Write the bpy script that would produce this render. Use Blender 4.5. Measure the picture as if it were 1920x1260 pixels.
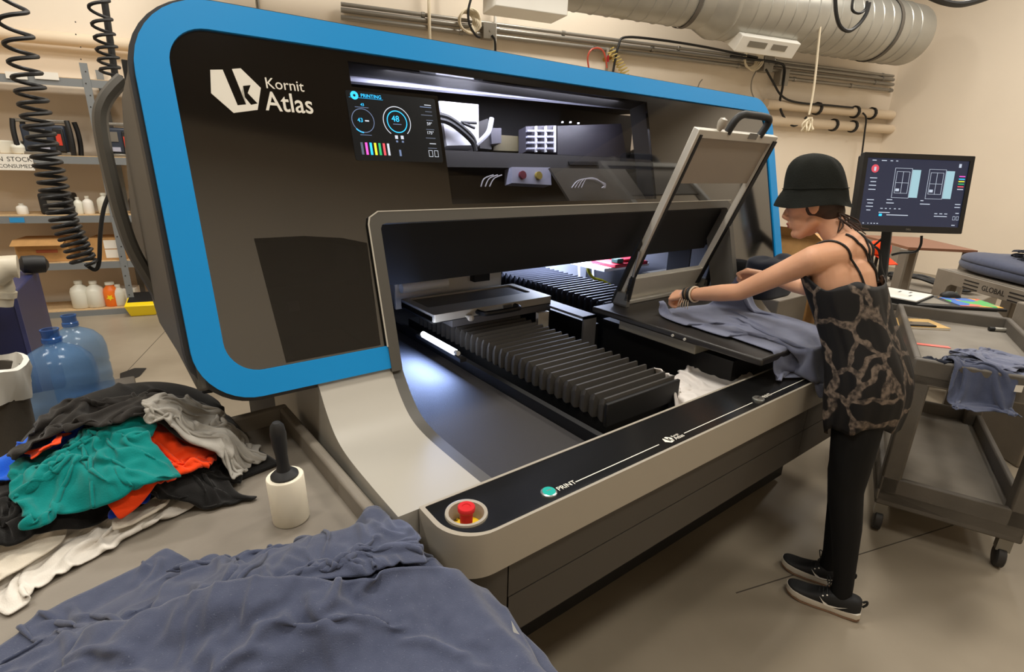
import bpy, bmesh, math, random
import numpy as np
from mathutils import Vector, Matrix
from mathutils.geometry import tessellate_polygon
random.seed(7); np.random.seed(7)
R = math.radians
scene = bpy.context.scene
COL = scene.collection
for o in list(bpy.data.objects): bpy.data.objects.remove(o)

# ------------------------------------------------------------------ camera
FOC = 987.9
CAM = np.array([0.0, 0.0, 1.62])
_p, _r, _y = R(18.237), R(1.689), R(37.503)
_f = np.array([math.sin(_y), math.cos(_y), 0]); _rt = np.array([math.cos(_y), -math.sin(_y), 0]); _u = np.array([0, 0, 1.0])
FW = math.cos(_p)*_f - math.sin(_p)*_u
_u2 = math.cos(_p)*_u + math.sin(_p)*_f
RT = math.cos(_r)*_rt + math.sin(_r)*_u2
UP = math.cos(_r)*_u2 - math.sin(_r)*_rt
cd = bpy.data.cameras.new('camera'); cam = bpy.data.objects.new('camera', cd); COL.objects.link(cam)
cd.sensor_width = 36; cd.lens = FOC/1920*36; cd.clip_start = 0.05; cd.clip_end = 100
cam.matrix_world = Matrix(((RT[0], UP[0], -FW[0], CAM[0]), (RT[1], UP[1], -FW[1], CAM[1]), (RT[2], UP[2], -FW[2], CAM[2]), (0, 0, 0, 1)))
scene.camera = cam

# ------------------------------------------------------------------ world, exposure
scene.view_settings.view_transform = 'Standard'; scene.view_settings.look = 'None'
scene.view_settings.gamma = 1.0; scene.view_settings.use_curve_mapping = False
scene.view_settings.exposure = 0.0
world = bpy.data.worlds.new('world'); scene.world = world; world.use_nodes = True
world.node_tree.nodes['Background'].inputs[0].default_value = (1.0, 0.93, 0.82, 1)
world.node_tree.nodes['Background'].inputs[1].default_value = 0.0

# ceiling lamps of the hall (the fixtures themselves are built with the ceiling)
CEIL = 5.6
LAMPS = [(-2.2, 0.4), (-2.2, 4.0), (0.8, -1.0), (0.8, 2.2), (0.8, 5.0), (4.6, -1.2), (4.6, 1.8), (4.6, 4.6), (8.4, -1.4), (8.4, 2.0)]
LAMP_W = 88.0
for i, (lx, ly) in enumerate(LAMPS):
    ld = bpy.data.lights.new('ceiling_lamp_light', 'AREA'); ld.shape = 'RECTANGLE'; ld.size = 1.2; ld.size_y = 0.5
    ld.energy = LAMP_W*(0.7 if ly < 0.5 else 1.15); ld.color = (1.0, 0.945, 0.86)
    lo = bpy.data.objects.new('ceiling_lamp_light', ld); COL.objects.link(lo); lo.location = (lx, ly, CEIL-0.42)

# ------------------------------------------------------------------ helpers
def ray(x, y): return RT*(x-960)/FOC - UP*(y-630)/FOC + FW
def A(x, y, X=None, Y=None, Z=None):
    """world point seen at photo pixel (x, y) on the plane X=, Y= or Z="""
    d = ray(x, y)
    if Z is not None: t = (Z-CAM[2])/d[2]
    elif X is not None: t = (X-CAM[0])/d[0]
    else: t = (Y-CAM[1])/d[1]
    return Vector(CAM+t*d)

def tag(o, label=None, cat=None, group=None, kind=None):
    if label: o['label'] = label
    if cat: o['category'] = cat
    if group: o['group'] = group
    if kind: o['kind'] = kind
    return o
def empty(name, loc, label=None, cat=None, group=None):
    o = bpy.data.objects.new(name, None); COL.objects.link(o); o.location = loc; o.empty_display_size = 0.1
    return tag(o, label, cat, group)
WL = {}          # world place of each empty, for its children's parent inverse
def put(o, parent):
    if parent is not None:
        o.parent = parent
        o.matrix_parent_inverse = Matrix.Translation(-WL.get(parent.name, Vector((0, 0, 0))))
def thing(name, loc, label, cat, group=None):
    o = empty(name, loc, label, cat, group); WL[o.name] = Vector(loc); return o

def srgb(h):
    if isinstance(h, str):
        h = h.lstrip('#'); c = [int(h[i:i+2], 16)/255 for i in (0, 2, 4)]
    else: c = [v/255 for v in h]
    return tuple(v/12.92 if v <= 0.04045 else ((v+0.055)/1.055)**2.4 for v in c)+(1,)

MATS = {}
def mat(name, col, rough=0.5, metal=0.0, spec=0.5, noise=0.0, nscale=8.0, bump=0.0, bscale=60.0, col2=None, emit=None, estr=0.0, sheen=0.0, speck=None, coat=0.0, alpha=None, trans=0.0, detail=4.0):
    if name in MATS: return MATS[name]
    m = bpy.data.materials.new(name); m.use_nodes = True; nt = m.node_tree; b = nt.nodes['Principled BSDF']
    c = srgb(col); b.inputs['Base Color'].default_value = c
    b.inputs['Roughness'].default_value = rough; b.inputs['Metallic'].default_value = metal
    b.inputs['Specular IOR Level'].default_value = spec
    if sheen: b.inputs['Sheen Weight'].default_value = sheen; b.inputs['Sheen Roughness'].default_value = 0.5
    if coat: b.inputs['Coat Weight'].default_value = coat; b.inputs['Coat Roughness'].default_value = 0.08
    if trans: b.inputs['Transmission Weight'].default_value = trans
    if emit: b.inputs['Emission Color'].default_value = srgb(emit); b.inputs['Emission Strength'].default_value = estr
    tc = nt.nodes.new('ShaderNodeTexCoord')
    last = None
    if noise > 0 or col2:
        n = nt.nodes.new('ShaderNodeTexNoise'); n.inputs['Scale'].default_value = nscale; n.inputs['Detail'].default_value = detail
        nt.links.new(tc.outputs['Object'], n.inputs['Vector'])
        r = nt.nodes.new('ShaderNodeValToRGB'); r.color_ramp.elements[0].position = 0.3; r.color_ramp.elements[1].position = 0.7
        c2 = srgb(col2) if col2 else tuple(min(1, v*(1+noise)) for v in c[:3])+(1,)
        c1 = c if col2 else tuple(v*(1-noise) for v in c[:3])+(1,)
        r.color_ramp.elements[0].color = c1; r.color_ramp.elements[1].color = c2
        nt.links.new(n.outputs['Fac'], r.inputs['Fac']); last = r.outputs['Color']
    if speck:
        n2 = nt.nodes.new('ShaderNodeTexNoise'); n2.inputs['Scale'].default_value = speck[1]; n2.inputs['Detail'].default_value = 2
        nt.links.new(tc.outputs['Object'], n2.inputs['Vector'])
        r2 = nt.nodes.new('ShaderNodeValToRGB'); r2.color_ramp.elements[0].position = speck[2]; r2.color_ramp.elements[1].position = speck[2]+0.12
        r2.color_ramp.elements[0].color = (0, 0, 0, 1); r2.color_ramp.elements[1].color = (1, 1, 1, 1)
        nt.links.new(n2.outputs['Fac'], r2.inputs['Fac'])
        mx = nt.nodes.new('ShaderNodeMix'); mx.data_type = 'RGBA'
        nt.links.new(r2.outputs['Color'], mx.inputs['Factor'])
        if last: nt.links.new(last, mx.inputs['A'])
        else: mx.inputs['A'].default_value = c
        mx.inputs['B'].default_value = srgb(speck[0]); last = mx.outputs['Result']
    if last: nt.links.new(last, b.inputs['Base Color'])
    if bump > 0:
        n3 = nt.nodes.new('ShaderNodeTexNoise'); n3.inputs['Scale'].default_value = bscale; n3.inputs['Detail'].default_value = 3
        nt.links.new(tc.outputs['Object'], n3.inputs['Vector'])
        bp = nt.nodes.new('ShaderNodeBump'); bp.inputs['Strength'].default_value = bump; bp.inputs['Distance'].default_value = 0.01
        nt.links.new(n3.outputs['Fac'], bp.inputs['Height']); nt.links.new(bp.outputs['Normal'], b.inputs['Normal'])
    MATS[name] = m; return m

def glassmat(name, tint, refl=0.06, rough=0.03):
    """a thin tinted pane: part clear, part mirror by its fresnel"""
    m = bpy.data.materials.new(name); m.use_nodes = True; nt = m.node_tree; nt.nodes.clear()
    out = nt.nodes.new('ShaderNodeOutputMaterial'); t = nt.nodes.new('ShaderNodeBsdfTransparent'); g = nt.nodes.new('ShaderNodeBsdfGlossy')
    mx = nt.nodes.new('ShaderNodeMixShader'); fr = nt.nodes.new('ShaderNodeFresnel'); fr.inputs['IOR'].default_value = 1.5
    t.inputs['Color'].default_value = tint; g.inputs['Roughness'].default_value = rough; g.inputs['Color'].default_value = (0.9, 0.9, 0.9, 1)
    ge = nt.nodes.new('ShaderNodeNewGeometry'); mu_ = nt.nodes.new('ShaderNodeMath'); mu_.operation = 'SUBTRACT'; mu_.use_clamp = True     # only the outer face mirrors
    nt.links.new(fr.outputs[0], mu_.inputs[0]); nt.links.new(ge.outputs['Backfacing'], mu_.inputs[1]); nt.links.new(mu_.outputs[0], mx.inputs[0]); nt.links.new(t.outputs[0], mx.inputs[1]); nt.links.new(g.outputs[0], mx.inputs[2]); nt.links.new(mx.outputs[0], out.inputs[0])
    MATS[name] = m; return m

def frame_from(d):
    d = Vector(d).normalized(); a = Vector((0, 0, 1)) if abs(d.z) < 0.9 else Vector((1, 0, 0))
    u = d.cross(a).normalized(); return u, d.cross(u).normalized()

class MB:
    """collects shapes of ONE mesh"""
    def __init__(s, M=None): s.v = []; s.f = []; s.M = M
    def add(s, vs, fs):
        n = len(s.v)
        s.v += [tuple(s.M @ Vector(v)) if s.M else tuple(v) for v in vs]; s.f += [tuple(i+n for i in f) for f in fs]; return s
    def box(s, x0, x1, y0, y1, z0, z1):
        return s.add([(x0,y0,z0),(x1,y0,z0),(x1,y1,z0),(x0,y1,z0),(x0,y0,z1),(x1,y0,z1),(x1,y1,z1),(x0,y1,z1)],
                     [(0,3,2,1),(4,5,6,7),(0,1,5,4),(1,2,6,5),(2,3,7,6),(3,0,4,7)])
    def hexa(s, bot, top):
        return s.add(list(bot)+list(top), [(3,2,1,0),(4,5,6,7),(0,1,5,4),(1,2,6,5),(2,3,7,6),(3,0,4,7)])
    def bar(s, a, b, w, h, up=(0,0,1)):
        a, b = Vector(a), Vector(b); d = (b-a).normalized(); u = Vector(up)
        if abs(d.dot(u)) > 0.98: u = Vector((1,0,0))
        sd = d.cross(u).normalized(); uu = sd.cross(d).normalized()
        q = [sd*(i*w/2)+uu*(j*h/2) for i, j in ((-1,-1),(1,-1),(1,1),(-1,1))]
        return s.add([a+k for k in q]+[b+k for k in q], [(3,2,1,0),(4,5,6,7),(0,1,5,4),(1,2,6,5),(2,3,7,6),(3,0,4,7)])
    def tube(s, path, r, seg=10, closed=False, cap=True):
        P = [Vector(p) for p in path]; n = len(P); rr = r if isinstance(r, (list, tuple)) else [r]*n
        vs = []; fs = []; u = None
        for i, p in enumerate(P):
            t = (P[(i+1) % n]-P[i-1]) if closed else (P[min(i+1, n-1)]-P[max(i-1, 0)])
            if t.length < 1e-9: t = Vector((0,0,1))
            t.normalize()
            if u is None: u, w = frame_from(t)
            else:
                u = (u-t*u.dot(t)); 
                if u.length < 1e-6: u, w = frame_from(t)
                u.normalize(); w = t.cross(u)
            w = t.cross(u)
            for k in range(seg):
                a = 2*math.pi*k/seg; vs.append(p+(u*math.cos(a)+w*math.sin(a))*rr[i])
        m = n if closed else n-1
        for i in range(m):
            j = (i+1) % n
            for k in range(seg): fs.append((i*seg+k, i*seg+(k+1) % seg, j*seg+(k+1) % seg, j*seg+k))
        if cap and not closed:
            fs.append(tuple(reversed(range(seg)))); fs.append(tuple(range((n-1)*seg, n*seg)))
        return s.add(vs, fs)
    def lathe(s, prof, c=(0,0,0), axis=(0,0,1), seg=24, cap=True):
        c = Vector(c); ax = Vector(axis).normalized(); u, w = frame_from(ax); vs = []; fs = []
        for (r, h) in prof:
            for k in range(seg):
                a = 2*math.pi*k/seg; vs.append(c+ax*h+(u*math.cos(a)+w*math.sin(a))*r)
        for i in range(len(prof)-1):
            for k in range(seg): fs.append((i*seg+k, i*seg+(k+1) % seg, (i+1)*seg+(k+1) % seg, (i+1)*seg+k))
        if cap:
            if prof[0][0] > 1e-5: fs.append(tuple(reversed(range(seg))))
            if prof[-1][0] > 1e-5: fs.append(tuple(range((len(prof)-1)*seg, len(prof)*seg)))
        return s.add(vs, fs)
    def plate(s, loops, O, U, V, N, th, back=True):
        """flat plate with holes: loops[0] outer, the rest holes, in (u,v); front face at O, body goes -N*th"""
        O, U, V, N = Vector(O), Vector(U), Vector(V), Vector(N); pts = [p for l in loops for p in l]; n = len(pts)
        if len(loops) == 1: tr = tessellate_polygon([[Vector((p[0], p[1], 0)) for p in l] for l in loops])
        else:
            bm = bmesh.new(); bv = [bm.verts.new((p[0], p[1], 0)) for p in pts]; bm.verts.index_update(); ed = []; k = 0
            for l in loops:
                m = len(l)
                for i in range(m): ed.append(bm.edges.new((bv[k+i], bv[k+(i+1) % m])))
                k += m
            bmesh.ops.triangle_fill(bm, use_beauty=True, use_dissolve=False, edges=ed); bm.verts.index_update()
            tr = [tuple(v.index for v in f.verts) for f in bm.faces]; bm.free()
        vs = [O+U*p[0]+V*p[1] for p in pts]+[O+U*p[0]+V*p[1]-N*th for p in pts]; fs = []
        UVN = U.cross(V).dot(N) > 0
        for t in tr:
            a, b, c = t
            ar = (pts[b][0]-pts[a][0])*(pts[c][1]-pts[a][1])-(pts[b][1]-pts[a][1])*(pts[c][0]-pts[a][0])
            if (ar > 0) != UVN: a, c = c, a
            fs.append((a, b, c))
            if back: fs.append((c+n, b+n, a+n))
        k = 0
        for l in loops:
            m = len(l)
            for i in range(m):
                j = (i+1) % m; fs.append((k+i, k+j, k+j+n, k+i+n))
            k += m
        return s.add(vs, fs)
    def loft(s, rings, closed=True, cap=True):
        m = len(rings[0]); vs = [p for r in rings for p in r]; fs = []
        for i in range(len(rings)-1):
            for k in range(m if closed else m-1): fs.append((i*m+k, i*m+(k+1) % m, (i+1)*m+(k+1) % m, (i+1)*m+k))
        if cap and closed:
            fs.append(tuple(reversed(range(m)))); fs.append(tuple(range((len(rings)-1)*m, len(rings)*m)))
        return s.add(vs, fs)
    def extrude_x(s, prof, x0, x1):
        """closed polygon prof in (y,z), extruded along x"""
        n = len(prof); tr = tessellate_polygon([[Vector((p[0], p[1], 0)) for p in prof]])
        vs = [(x0, p[0], p[1]) for p in prof]+[(x1, p[0], p[1]) for p in prof]
        fs = [tuple(t) for t in tr]+[tuple(i+n for i in reversed(t)) for t in tr]+[(i, i+n, (i+1) % n+n, (i+1) % n) for i in range(n)]
        return s.add(vs, fs)
    def mesh(s, name):
        me = bpy.data.meshes.new(name); me.from_pydata(s.v, [], s.f); me.validate(); me.update()
        bm = bmesh.new(); bm.from_mesh(me); bmesh.ops.recalc_face_normals(bm, faces=bm.faces); bm.to_mesh(me); bm.free(); return me
    def build(s, name, m, parent=None, smooth=False, bevel=0.0, seg=2, angle=40):
        me = s.mesh(name); o = bpy.data.objects.new(name, me); COL.objects.link(o)
        if isinstance(m, str): m = MATS[m]
        me.materials.append(m)
        if smooth: shade(me, angle)
        if bevel:
            b = o.modifiers.new('bevel', 'BEVEL'); b.width = bevel; b.segments = seg; b.limit_method = 'ANGLE'; b.angle_limit = R(40)
            b.harden_normals = False; shade(me, 40)
        put(o, parent); return o
def shade(me, angle=40):
    for p in me.polygons: p.use_smooth = True
    bm = bmesh.new(); bm.from_mesh(me); th = R(angle)
    for e in bm.edges:
        if len(e.link_faces) == 2: e.smooth = e.calc_face_angle(0) < th
        else: e.smooth = True
    bm.to_mesh(me); bm.free()

def rrect(x0, y0, x1, y1, r, n=10):
    """counter-clockwise rounded rectangle; r = (bottom-left, bottom-right, top-right, top-left)"""
    if not isinstance(r, (tuple, list)): r = (r,)*4
    out = []
    for (cx, cy, a0, rr) in ((x0+r[0], y0+r[0], 180, r[0]), (x1-r[1], y0+r[1], 270, r[1]), (x1-r[2], y1-r[2], 0, r[2]), (x0+r[3], y1-r[3], 90, r[3])):
        for k in range(n+1):
            a = R(a0+90*k/n); out.append((cx+rr*math.cos(a), cy+rr*math.sin(a)))
    return out
def circ(cx, cy, r, n=32, cw=False):
    return [(cx+r*math.cos(2*math.pi*k/n), cy+r*math.sin(2*math.pi*k/n)) for k in (range(n) if not cw else range(n, 0, -1))]
def bez(pts, n=8):
    """catmull-rom through the points"""
    P = [Vector(p) for p in pts]; out = []
    for i in range(len(P)-1):
        p0 = P[max(i-1, 0)]; p1 = P[i]; p2 = P[i+1]; p3 = P[min(i+2, len(P)-1)]
        for k in range(n):
            t = k/n; out.append(0.5*((2*p1)+(p2-p0)*t+(2*p0-5*p1+4*p2-p3)*t*t+(3*p1-p0-3*p2+p3)*t**3))
    out.append(P[-1]); return out
def text(name, body, O, U, V, N, size, m, parent, th=0.0008, align='LEFT', bold=0.0, sx=1.0):
    c = bpy.data.curves.new(name, 'FONT'); c.body = body; c.size = size; c.extrude = th; c.align_x = align; c.offset = bold; c.resolution_u = 3
    o = bpy.data.objects.new(name, c); COL.objects.link(o)
    bpy.context.view_layer.update()
    dg = bpy.context.evaluated_depsgraph_get(); me = bpy.data.meshes.new_from_object(o.evaluated_get(dg)); me.name = name
    bpy.data.objects.remove(o)
    U, V, N, O = Vector(U), Vector(V), Vector(N), Vector(O)+Vector(N)*th
    for v in me.vertices: v.co = O+U*v.co.x*sx+V*v.co.y+N*v.co.z
    o = bpy.data.objects.new(name, me); COL.objects.link(o); me.materials.clear(); me.materials.append(MATS[m] if isinstance(m, str) else m)
    put(o, parent); return o

# ------------------------------------------------------------------ materials
mat('wallpaint', (232, 220, 202), rough=0.75, noise=0.03, nscale=0.7, bump=0.05, bscale=40)
mat('ceilpaint', (92, 84, 74), rough=0.9)
mat('concrete', (158, 148, 132), rough=0.42, spec=0.35, col2=(134, 124, 109), nscale=1.3, bump=0.03, bscale=30, detail=6)
mat('blue', (14, 150, 226), rough=0.45, spec=0.3)
mat('shell', (84, 80, 73), rough=0.5)
mat('shell_dark', (30, 29, 28), rough=0.5)
mat('gloss', (20, 18, 16), rough=0.08, spec=0.5)
MATS['gloss'].node_tree.nodes['Principled BSDF'].inputs['IOR'].default_value = 2.1
mat('trimgrey', (84, 81, 75), rough=0.45)
mat('white_cover', (172, 167, 156), rough=0.45)
mat('barwhite', (164, 156, 142), rough=0.42)
mat('barblack', (22, 22, 22), rough=0.22, spec=0.5)
mat('skirt', (66, 61, 55), rough=0.55)
mat('black', (12, 12, 13), rough=0.6)
mat('black_rubber', (20, 20, 21), rough=0.55)
mat('bellow', (66, 63, 59), rough=0.62, spec=0.3)
mat('alu', (176, 172, 162), rough=0.5, metal=0.45)
mat('aluw', (205, 200, 188), rough=0.4, metal=0.2)
mat('steel', (150, 148, 142), rough=0.35, metal=0.8)
mat('whitep', (230, 228, 220), rough=0.5)
mat('white_ink', (238, 234, 222), rough=0.6)
# ================================================================== THE ROOM
WA = R(15)
WS = Vector((math.cos(WA), -math.sin(WA), 0)); WN = Vector((-math.sin(WA), -math.cos(WA), 0))   # along the back wall, into the room
W0 = Vector((0, 7.2, 0)); S0, S1, DEP = -4.5, 11.9, 10.9
RM = Matrix(((WS.x, WN.x, 0, W0.x), (WS.y, WN.y, 0, W0.y), (0, 0, 1, 0), (0, 0, 0, 1)))     # room frame: x along wall, y into room
def wallpt(x, y, off=0.0):
    """point on a plane off metres in front of the back wall, seen at photo pixel"""
    d = ray(x, y); n = np.array(WN); p0 = np.array(W0)+n*off
    return Vector(CAM+d*(((p0-CAM)@n)/(d@n)))
def struct(name, mb, m, **k): return tag(mb.build(name, m, None, **k), kind='structure')

# floor with sawn joints
def floor_mat():
    m = MATS['concrete']; nt = m.node_tree; b = nt.nodes['Principled BSDF']; src = b.inputs['Base Color'].links[0].from_socket
    tc = [n for n in nt.nodes if n.type == 'TEX_COORD'][0]
    w = nt.nodes.new('ShaderNodeTexNoise'); w.inputs['Scale'].default_value = 0.45; w.inputs['Detail'].default_value = 5
    nt.links.new(tc.outputs['Object'], w.inputs['Vector'])
    r = nt.nodes.new('ShaderNodeValToRGB'); r.color_ramp.elements[0].position = 0.35; r.color_ramp.elements[1].position = 0.65
    r.color_ramp.elements[0].color = (0.86, 0.84, 0.8, 1); r.color_ramp.elements[1].color = (1.06, 1.05, 1.03, 1)
    nt.links.new(w.outputs['Fac'], r.inputs['Fac'])
    mx = nt.nodes.new('ShaderNodeMix'); mx.data_type = 'RGBA'; mx.blend_type = 'MULTIPLY'; mx.inputs['Factor'].default_value = 1
    nt.links.new(src, mx.inputs['A']); nt.links.new(r.outputs['Color'], mx.inputs['B']); nt.links.new(mx.outputs['Result'], b.inputs['Base Color'])
floor_mat()
fl = struct('floor', MB(RM).box(S0, S1, 0, DEP, -0.1, 0), 'concrete')
mat('joint', (70, 62, 52), rough=0.9)
def joint(p, q):
    a, b = A(*p, Z=0.0), A(*q, Z=0.0); d = (b-a); a, b = a-d*0.0, b+d*0.0
    return MB().bar(a+Vector((0,0,.0003)), b+Vector((0,0,.0003)), 0.005, 0.0008).build('floor_joint', 'joint', fl)
joint((1380, 1112), (1920, 943)); joint((230, 705), (318, 612))
struct('wall_back', MB(RM).box(S0, S1, -0.15, 0, 0, CEIL), 'wallpaint')
struct('wall_right', MB(RM).box(S1, S1+0.15, -0.15, DEP, 0, CEIL), 'wallpaint')
struct('wall_left', MB(RM).box(S0-0.15, S0, -0.15, DEP, 0, CEIL), 'wallpaint')
struct('wall_front', MB(RM).box(S0, S1, DEP, DEP+0.15, 0, CEIL), 'wallpaint')
struct('ceiling', MB(RM).box(S0-.15, S1+.15, -.15, DEP+.15, CEIL, CEIL+.1), 'ceilpaint')
mat('lampglow', (255, 244, 220), rough=0.5, emit=(255, 240, 214), estr=3.0); mat('lampbody', (225, 222, 214), rough=0.5)
def lamp_fixture():
    for i, (lx, ly) in enumerate(LAMPS):
        t = thing('ceiling_lamp', (lx, ly, CEIL-.2), 'white ceiling lamp hanging high above the hall, out of the picture', 'lamp', 'ceiling lamps')
        MB().box(lx-.62, lx+.62, ly-.27, ly+.27, CEIL-.36, CEIL-.3).build('housing', 'lampbody', t)
        MB().box(lx-.58, lx+.58, ly-.23, ly+.23, CEIL-.375, CEIL-.361).build('diffuser', 'lampglow', t)
        for sx in (-.5, .5): MB().tube([(lx+sx, ly, CEIL-.3), (lx+sx, ly, CEIL)], .006, 6).build('hanger', 'steel', t)
lamp_fixture()

# ================================================================== THE PRINTER
PV = Vector((0, math.sin(R(15)), math.cos(R(15)))); PN = Vector((0, -math.cos(R(15)), math.sin(R(15)))); PU = Vector((1, 0, 0)); PO = Vector((0, 1.480, 0.983))
def PP(x, v, off=0.0): return PO+PU*x+PV*v+PN*off
def pan(x, y, off=0.0):
    d = ray(x, y); n = np.array(PN); p0 = np.array(PO+PN*off); p = CAM+d*(((p0-CAM)@n)/(d@n)); p = Vector(p)
    return (p.x, (p-PO-PN*off).dot(PV))
T = thing('textile_printer', (1.63, 2.2, 0), 'huge grey garment printer with a bright blue rounded frame around its glossy front', 'printer')
OX0, OX1, OV = 0.648, 2.66, 0.492
outer = rrect(.117, 0, 3.16, 1.05, (.15, .15, .17, .2)); inner = rrect(.194, .072, 3.088, .976, (.09, .09, .09, .1))
n_ = 11
def cshape(o, i, v0, v1): return [(OX1, v0)]+o[n_:]+o[:n_]+[(OX0, v0), (OX0, v1)]+list(reversed(i[n_:]+i[:n_]))+[(OX1, v1)]
MB().plate([cshape(outer, inner, 0, .072)], PP(0,0,.008), PU, PV, PN, .02).build('blue_frame', 'blue', T, smooth=True, angle=30)
op = [(OX0, .455), (OX0+.006, .475), (OX0+.035, OV), (OX1-.035, OV), (OX1-.006, .475), (OX1, .455)]
win1 = [(.665, .872), (.665, .948), (2.06, .948), (2.06, .512), (.962, .512), (.962, .872)]
win2 = [(.316, .433), (.45, .432), (.56, .42), (.636, .40), (.628, .078), (.342, .078)]
cover = [(OX1, .072)]+inner[n_:]+inner[:n_]+[(OX0, .072)]+op
MB().plate([cover, win1, win2], PP(0,0,0), PU, PV, PN, .012).build('front_cover', 'gloss', T)
sh = rrect(.105, -.012, 3.172, 1.062, (.16, .16, .18, .21)); shell = [(OX1, -.012)]+sh[n_:]+sh[:n_]+[(OX0, -.012)]+op
MB().plate([shell, win1, win2], PP(0,0,-.0125), PU, PV, PN, .09).build('rear_shell', 'shell_dark', T, smooth=True, angle=30)
glassmat('tint', (.72, .72, .74, 1)); glassmat('tint_dark', (.22, .22, .23, 1))
MB().plate([list(reversed(win1))], PP(0,0,-.001), PU, PV, PN, .004).build('window_pane', 'tint', T)
MB().plate([list(reversed(win2))], PP(0,0,-.001), PU, PV, PN, .004).build('window_pane', 'tint_dark', T)
# opening trim (grey band around the mouth and down to the control bar)
tw = .036
tr = [(OX0, -.012)]+op+[(OX1, -.012), (OX1-tw, -.012), (OX1-tw, .44), (OX1-tw-.006, .452), (OX1-tw-.02, OV-tw), (OX0+tw+.02, OV-tw), (OX0+tw+.006, .452), (OX0+tw, .44), (OX0+tw, -.012)]
MB().plate([tr], PP(0,0,.012), PU, PV, PN, .14).build('mouth_trim', 'trimgrey', T, smooth=True, angle=25)
MB().plate([[(OX0-.004, .07), (OX0, .07), (OX0, .455), (OX0+.006, .475), (OX0+.035, OV), (OX1, OV), (OX1, OV+.003), (OX0+.033, OV+.003), (OX0+.002, .477), (OX0-.004, .455)]], PP(0,0,.0128), PU, PV, PN, .004).build('trim_edge', 'aluw', T)
# body sides, top, back
side = [(1.50, 1.02), (1.71, 1.80), (1.80, 1.845), (1.95, 1.845), (2.5, 1.812), (2.82, 1.69), (3.6, 1.36), (3.95, 1.18), (3.9, 1.10), (3.62, 1.01), (2.82, .86), (1.9, .985)]
MB().extrude_x(side, .117, .15).build('side_panel', 'shell', T, bevel=.012)
MB().extrude_x(side, 3.12, 3.15).build('side_panel', 'shell', T, bevel=.012)
MB().box(.3, 2.98, 1.79, 2.75, 1.955, 1.985).build('top_panel', 'shell', T, bevel=.006)
MB().box(.15, 3.12, 2.72, 2.75, 1.20, 1.955).build('rear_panel', 'shell_dark', T)
MB().box(.15, 3.12, 3.55, 3.58, 1.02, 1.22).build('rear_panel', 'shell_dark', T)
MB().box(.15, 3.12, 1.74, 3.55, 1.205, 1.225).build('cavity_floor', 'black', T)
# grey loop of the rear frame, seen beside the shell
lp = bez([A(x, y, Y=2.9) for x, y in ((232, 148), (214, 165), (196, 190), (188, 222), (196, 280), (212, 350), (228, 410), (250, 470), (290, 540), (330, 610))], 6)
MB().tube(lp, .028, 8).build('rear_frame_loop', 'trimgrey', T, smooth=True)
# hood over the mouth
MB().hexa([(.66, 1.615, 1.42), (2.65, 1.615, 1.42), (2.65, 1.645, 1.425), (.66, 1.645, 1.425)][::1], [(.66, 1.71, 1.195), (2.65, 1.71, 1.195), (2.65, 1.745, 1.205), (.66, 1.745, 1.205)]).build('mouth_hood', 'black', T)
# ---- upper cavity: what shows through the tinted window
cav = MB(); cav.box(.62, 2.1, 2.36, 2.38, 1.23, 1.95); cav.build('cavity_back', mat('cavgrey', (52, 50, 50), rough=.7), T)
mat('lilac', (176, 178, 196), rough=.5)
def inwin(name, pts, off, th, m, parent=None):
    """a plate inside the window bay, standing off metres behind the front, with corners where the photo shows them"""
    return MB().plate([[pan(x, y, off) for x, y in pts]], PP(0,0,off), PU, PV, PN, th).build(name, m, parent or T)
def win_pt(x, y, off): return PP(*pan(x, y, off), off)
inwin('light_beam', [(655,152),(655,119),(1185,182),(1190,204)], -.12, .02, 'lilac')
for x, y in ((744,140),(885,160),(1002,174),(1102,187)): MB().lathe([(.006, 0), (.006, .006)], win_pt(x, y, -.121), PN, 10).build('screw', 'black', T)
mat('cabwhite', (232, 232, 238), rough=.45)
inwin('valve_cabinet', [(838,273),(824,189),(897,196),(898,272)], -.16, .12, 'cabwhite')
for dy in (0, 9): MB().tube(bez([win_pt(x, y+dy, -.12) for x, y in ((815,214),(840,220),(866,238),(886,258),(892,275))], 6), .010, 8).build('ink_hose', 'black_rubber', T, smooth=True)
for pts in ([(865,229),(880,230),(893,231)], [(868,231),(880,236),(890,240)]): MB().tube([win_pt(x, y, -.13) for x, y in pts], .006, 6).build('ink_hose', 'black_rubber', T, smooth=True)
MB().tube(bez([win_pt(x, y, -.12) for x, y in ((922,222),(917,245),(908,258),(892,272))], 6), .010, 8).build('air_hose', mat('hosegrey', (190, 192, 200), rough=.5), T, smooth=True)
inwin('pump_bracket', [(900,278),(898,228),(915,222),(922,280)], -.17, .05, 'cavgrey')
inwin('pump_block', [(922,270),(920,240),(940,240),(940,268)], -.16, .05, 'gridgrey' if 'gridgrey' in MATS else mat('gridgrey', (70, 68, 78), rough=.5))
mat('olive', (92, 84, 58), rough=.7)
inwin('olive_panel', [(925,282),(925,252),(978,256),(978,284)], -.2, .05, 'olive')
inwin('connector_block', [(986,284),(986,237),(1043,235),(1043,286)], -.14, .05, 'gridgrey')
for x in (1006, 1024, 1041): inwin('connector_rail', [(x-1.5,285),(x-1.5,236),(x+1.5,236),(x+1.5,285)], -.13, .008, 'cabwhite')
for y in (245, 256, 267, 278):
    for x in (996, 1014, 1032): inwin('connector', [(x-7,y+1.5),(x-7,y-1.5),(x+7,y-1.5),(x+7,y+1.5)], -.125, .01, 'lilac')
for x, y in ((1055,229),(1070,229),(1085,231)): inwin('indicator_light', [(x-1.5,y+1.5),(x-1.5,y-1.5),(x+1.5,y-1.5),(x+1.5,y+1.5)], -.12, .004, 'cabwhite')
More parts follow.
